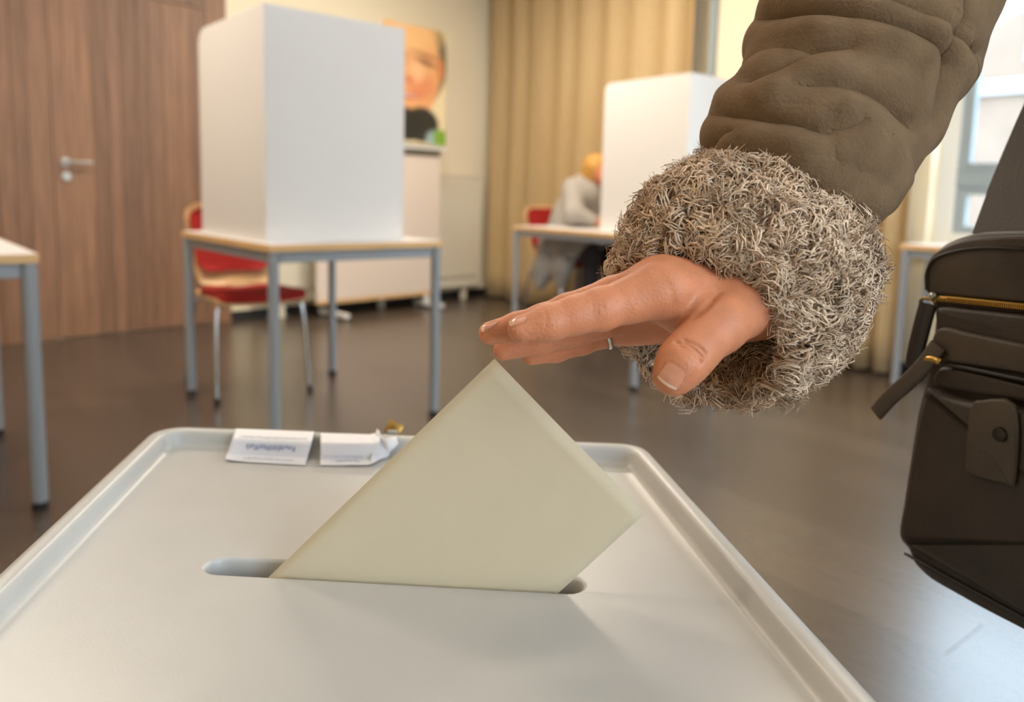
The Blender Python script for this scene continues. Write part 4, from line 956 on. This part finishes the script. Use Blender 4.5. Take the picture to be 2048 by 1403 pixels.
# shoulder strap going up to the shoulder
strap_top = sh+np.array([-.01, -.06, .095])
q0 = bloc(*buv(2000, 470, -.045), -.045); Pst = smooth_path([q0, bloc(*buv(2030, 388, -.057), -.057), bloc(*buv(2060, 310, -.07), -.07), bloc(*buv(2060, 310, -.07), -.07)*.45+(strap_top-Ba)*.55+np.array([.01, -.03, 0]), strap_top-Ba], 8)
bm = bmesh.new(); R = []; s = np.cross(Pst[len(Pst)//3]-Pst[0], bn); s /= np.linalg.norm(s)
for i, p in enumerate(Pst):
    R.append([bm.verts.new(V3(p+s*a*.021+bn*b*.002)) for a, b in ((-1, -1), (1, -1), (1, 1), (-1, 1))])
for a, b in zip(R, R[1:]):
    for k in range(4): bm.faces.new((a[k], a[(k+1) % 4], b[(k+1) % 4], b[k]))
bm.faces.new(R[0]); bm.faces.new(R[-1][::-1]); bm_obj('strap', bm, m_leather2, bag, sharp=40)

# ================================================================ SECOND PERSON, seated at the farther table
f3 = U2; r3 = np.array([U2[1], -U2[0]]); 
p2 = empty('person', (float(CH2[0]), float(CH2[1]), 0), label='fair haired person in a grey coat sitting bent forward behind the farther booth', cat='person'); O2 = np.array(p2.location)
def W2(f, r, z): q = f3*f+r3*r; return np.array([q[0], q[1], z])
def trz(s): return s
b2 = SDF(); b2.chain([W2(-.06, 0, .59), W2(.06, 0, .80), W2(.19, 0, .96)], [.12, .11, .12], .05)
for s in (-1, 1):
    b2.chain([W2(-.03, .09*s, .565), W2(.34, .10*s, .57), W2(.36, .10*s, .12)], [.075, .055, .04], .03); b2.cap(W2(.34, .1*s, .045), W2(.50, .11*s, .035), .038, .03, .02)
    b2.chain([W2(.19, .15*s, .98), W2(.28, .20*s, .83), W2(.40, .11*s, .78)], [.05, .042, .03], .02); b2.cap(W2(.40, .11*s, .775), W2(.46, .07*s, .765), .026, .018, .01)
b2.chain([W2(.20, 0, .99), W2(.26, 0, 1.07)], [.055, .05], .03); b2.cap(W2(.30, 0, 1.13), W2(.35, 0, 1.08), .085, .062, .03); b2.cap(W2(.405, 0, 1.09), W2(.425, 0, 1.07), .010, .012, .01)
sdf_mesh('body', b2, .011, m_skin, p2)
c3 = SDF(); c3.chain([W2(-.06, 0, .60), W2(.06, 0, .80), W2(.19, 0, .97)], [.155, .15, .145], .05)
for s in (-1, 1):
    c3.chain([W2(.18, .12*s, .99), W2(.28, .20*s, .835), W2(.385, .12*s, .785)], [.088, .066, .042], .03); c3.chain([W2(-.04, .09*s, .58), W2(.30, .10*s, .585)], [.10, .08], .04)
c3.chain([W2(-.05, .16, .56), W2(.02, .24, .42), W2(.02, .27, .32)], [.06, .07, .05], .08); c3.chain([W2(.15, .14, .56), W2(.2, .22, .45), W2(.2, .24, .34)], [.06, .06, .04], .08)
sdf_mesh('coat', c3, .011, m_coat2, p2)
h3 = SDF(); h3.cap(W2(.275, 0, 1.15), W2(.26, 0, 1.11), .098, .09, .03); h3.cap(W2(.24, 0, 1.10), W2(.21, 0, 1.04), .07, .05, .04); sdf_mesh('hair', h3, .010, m_blond, p2)
t3 = SDF()
for s in (-1, 1): t3.chain([W2(.28, .10*s, .565), W2(.36, .10*s, .55), W2(.365, .10*s, .14)], [.07, .068, .055], .03)
sdf_mesh('trousers', t3, .011, m_trou, p2)
for s in (-1, 1):
    so = SDF(); so.cap(W2(.33, .10*s, .05), W2(.52, .112*s, .045), .05, .043, .03); sdf_mesh('shoe', so, .009, m_shoe, p2, post=lambda v: np.maximum(v, [-9, -9, 0.0]))
# black handbag under the farther table
hb = empty('handbag', (.80, 5.02, 0), math.radians(-40), label='black handbag standing on the floor under the farther table', cat='bag')
bm = bmesh.new(); add_box(bm, (-.15, -.06, 0), (.30, 0, 0), (0, .12, 0), (0, 0, .27), bevel=.02); bm_obj('bag_body', bm, m_cap, hb, smooth=True)
for y in (-.05, .05):
    bm = bmesh.new(); add_tube(bm, smooth_path([(-.08, y, .26), (-.07, y, .36), (0, y, .41), (.07, y, .36), (.08, y, .26)], 5), .007, 8); bm_obj('handle', bm, m_cap, hb, smooth=True)
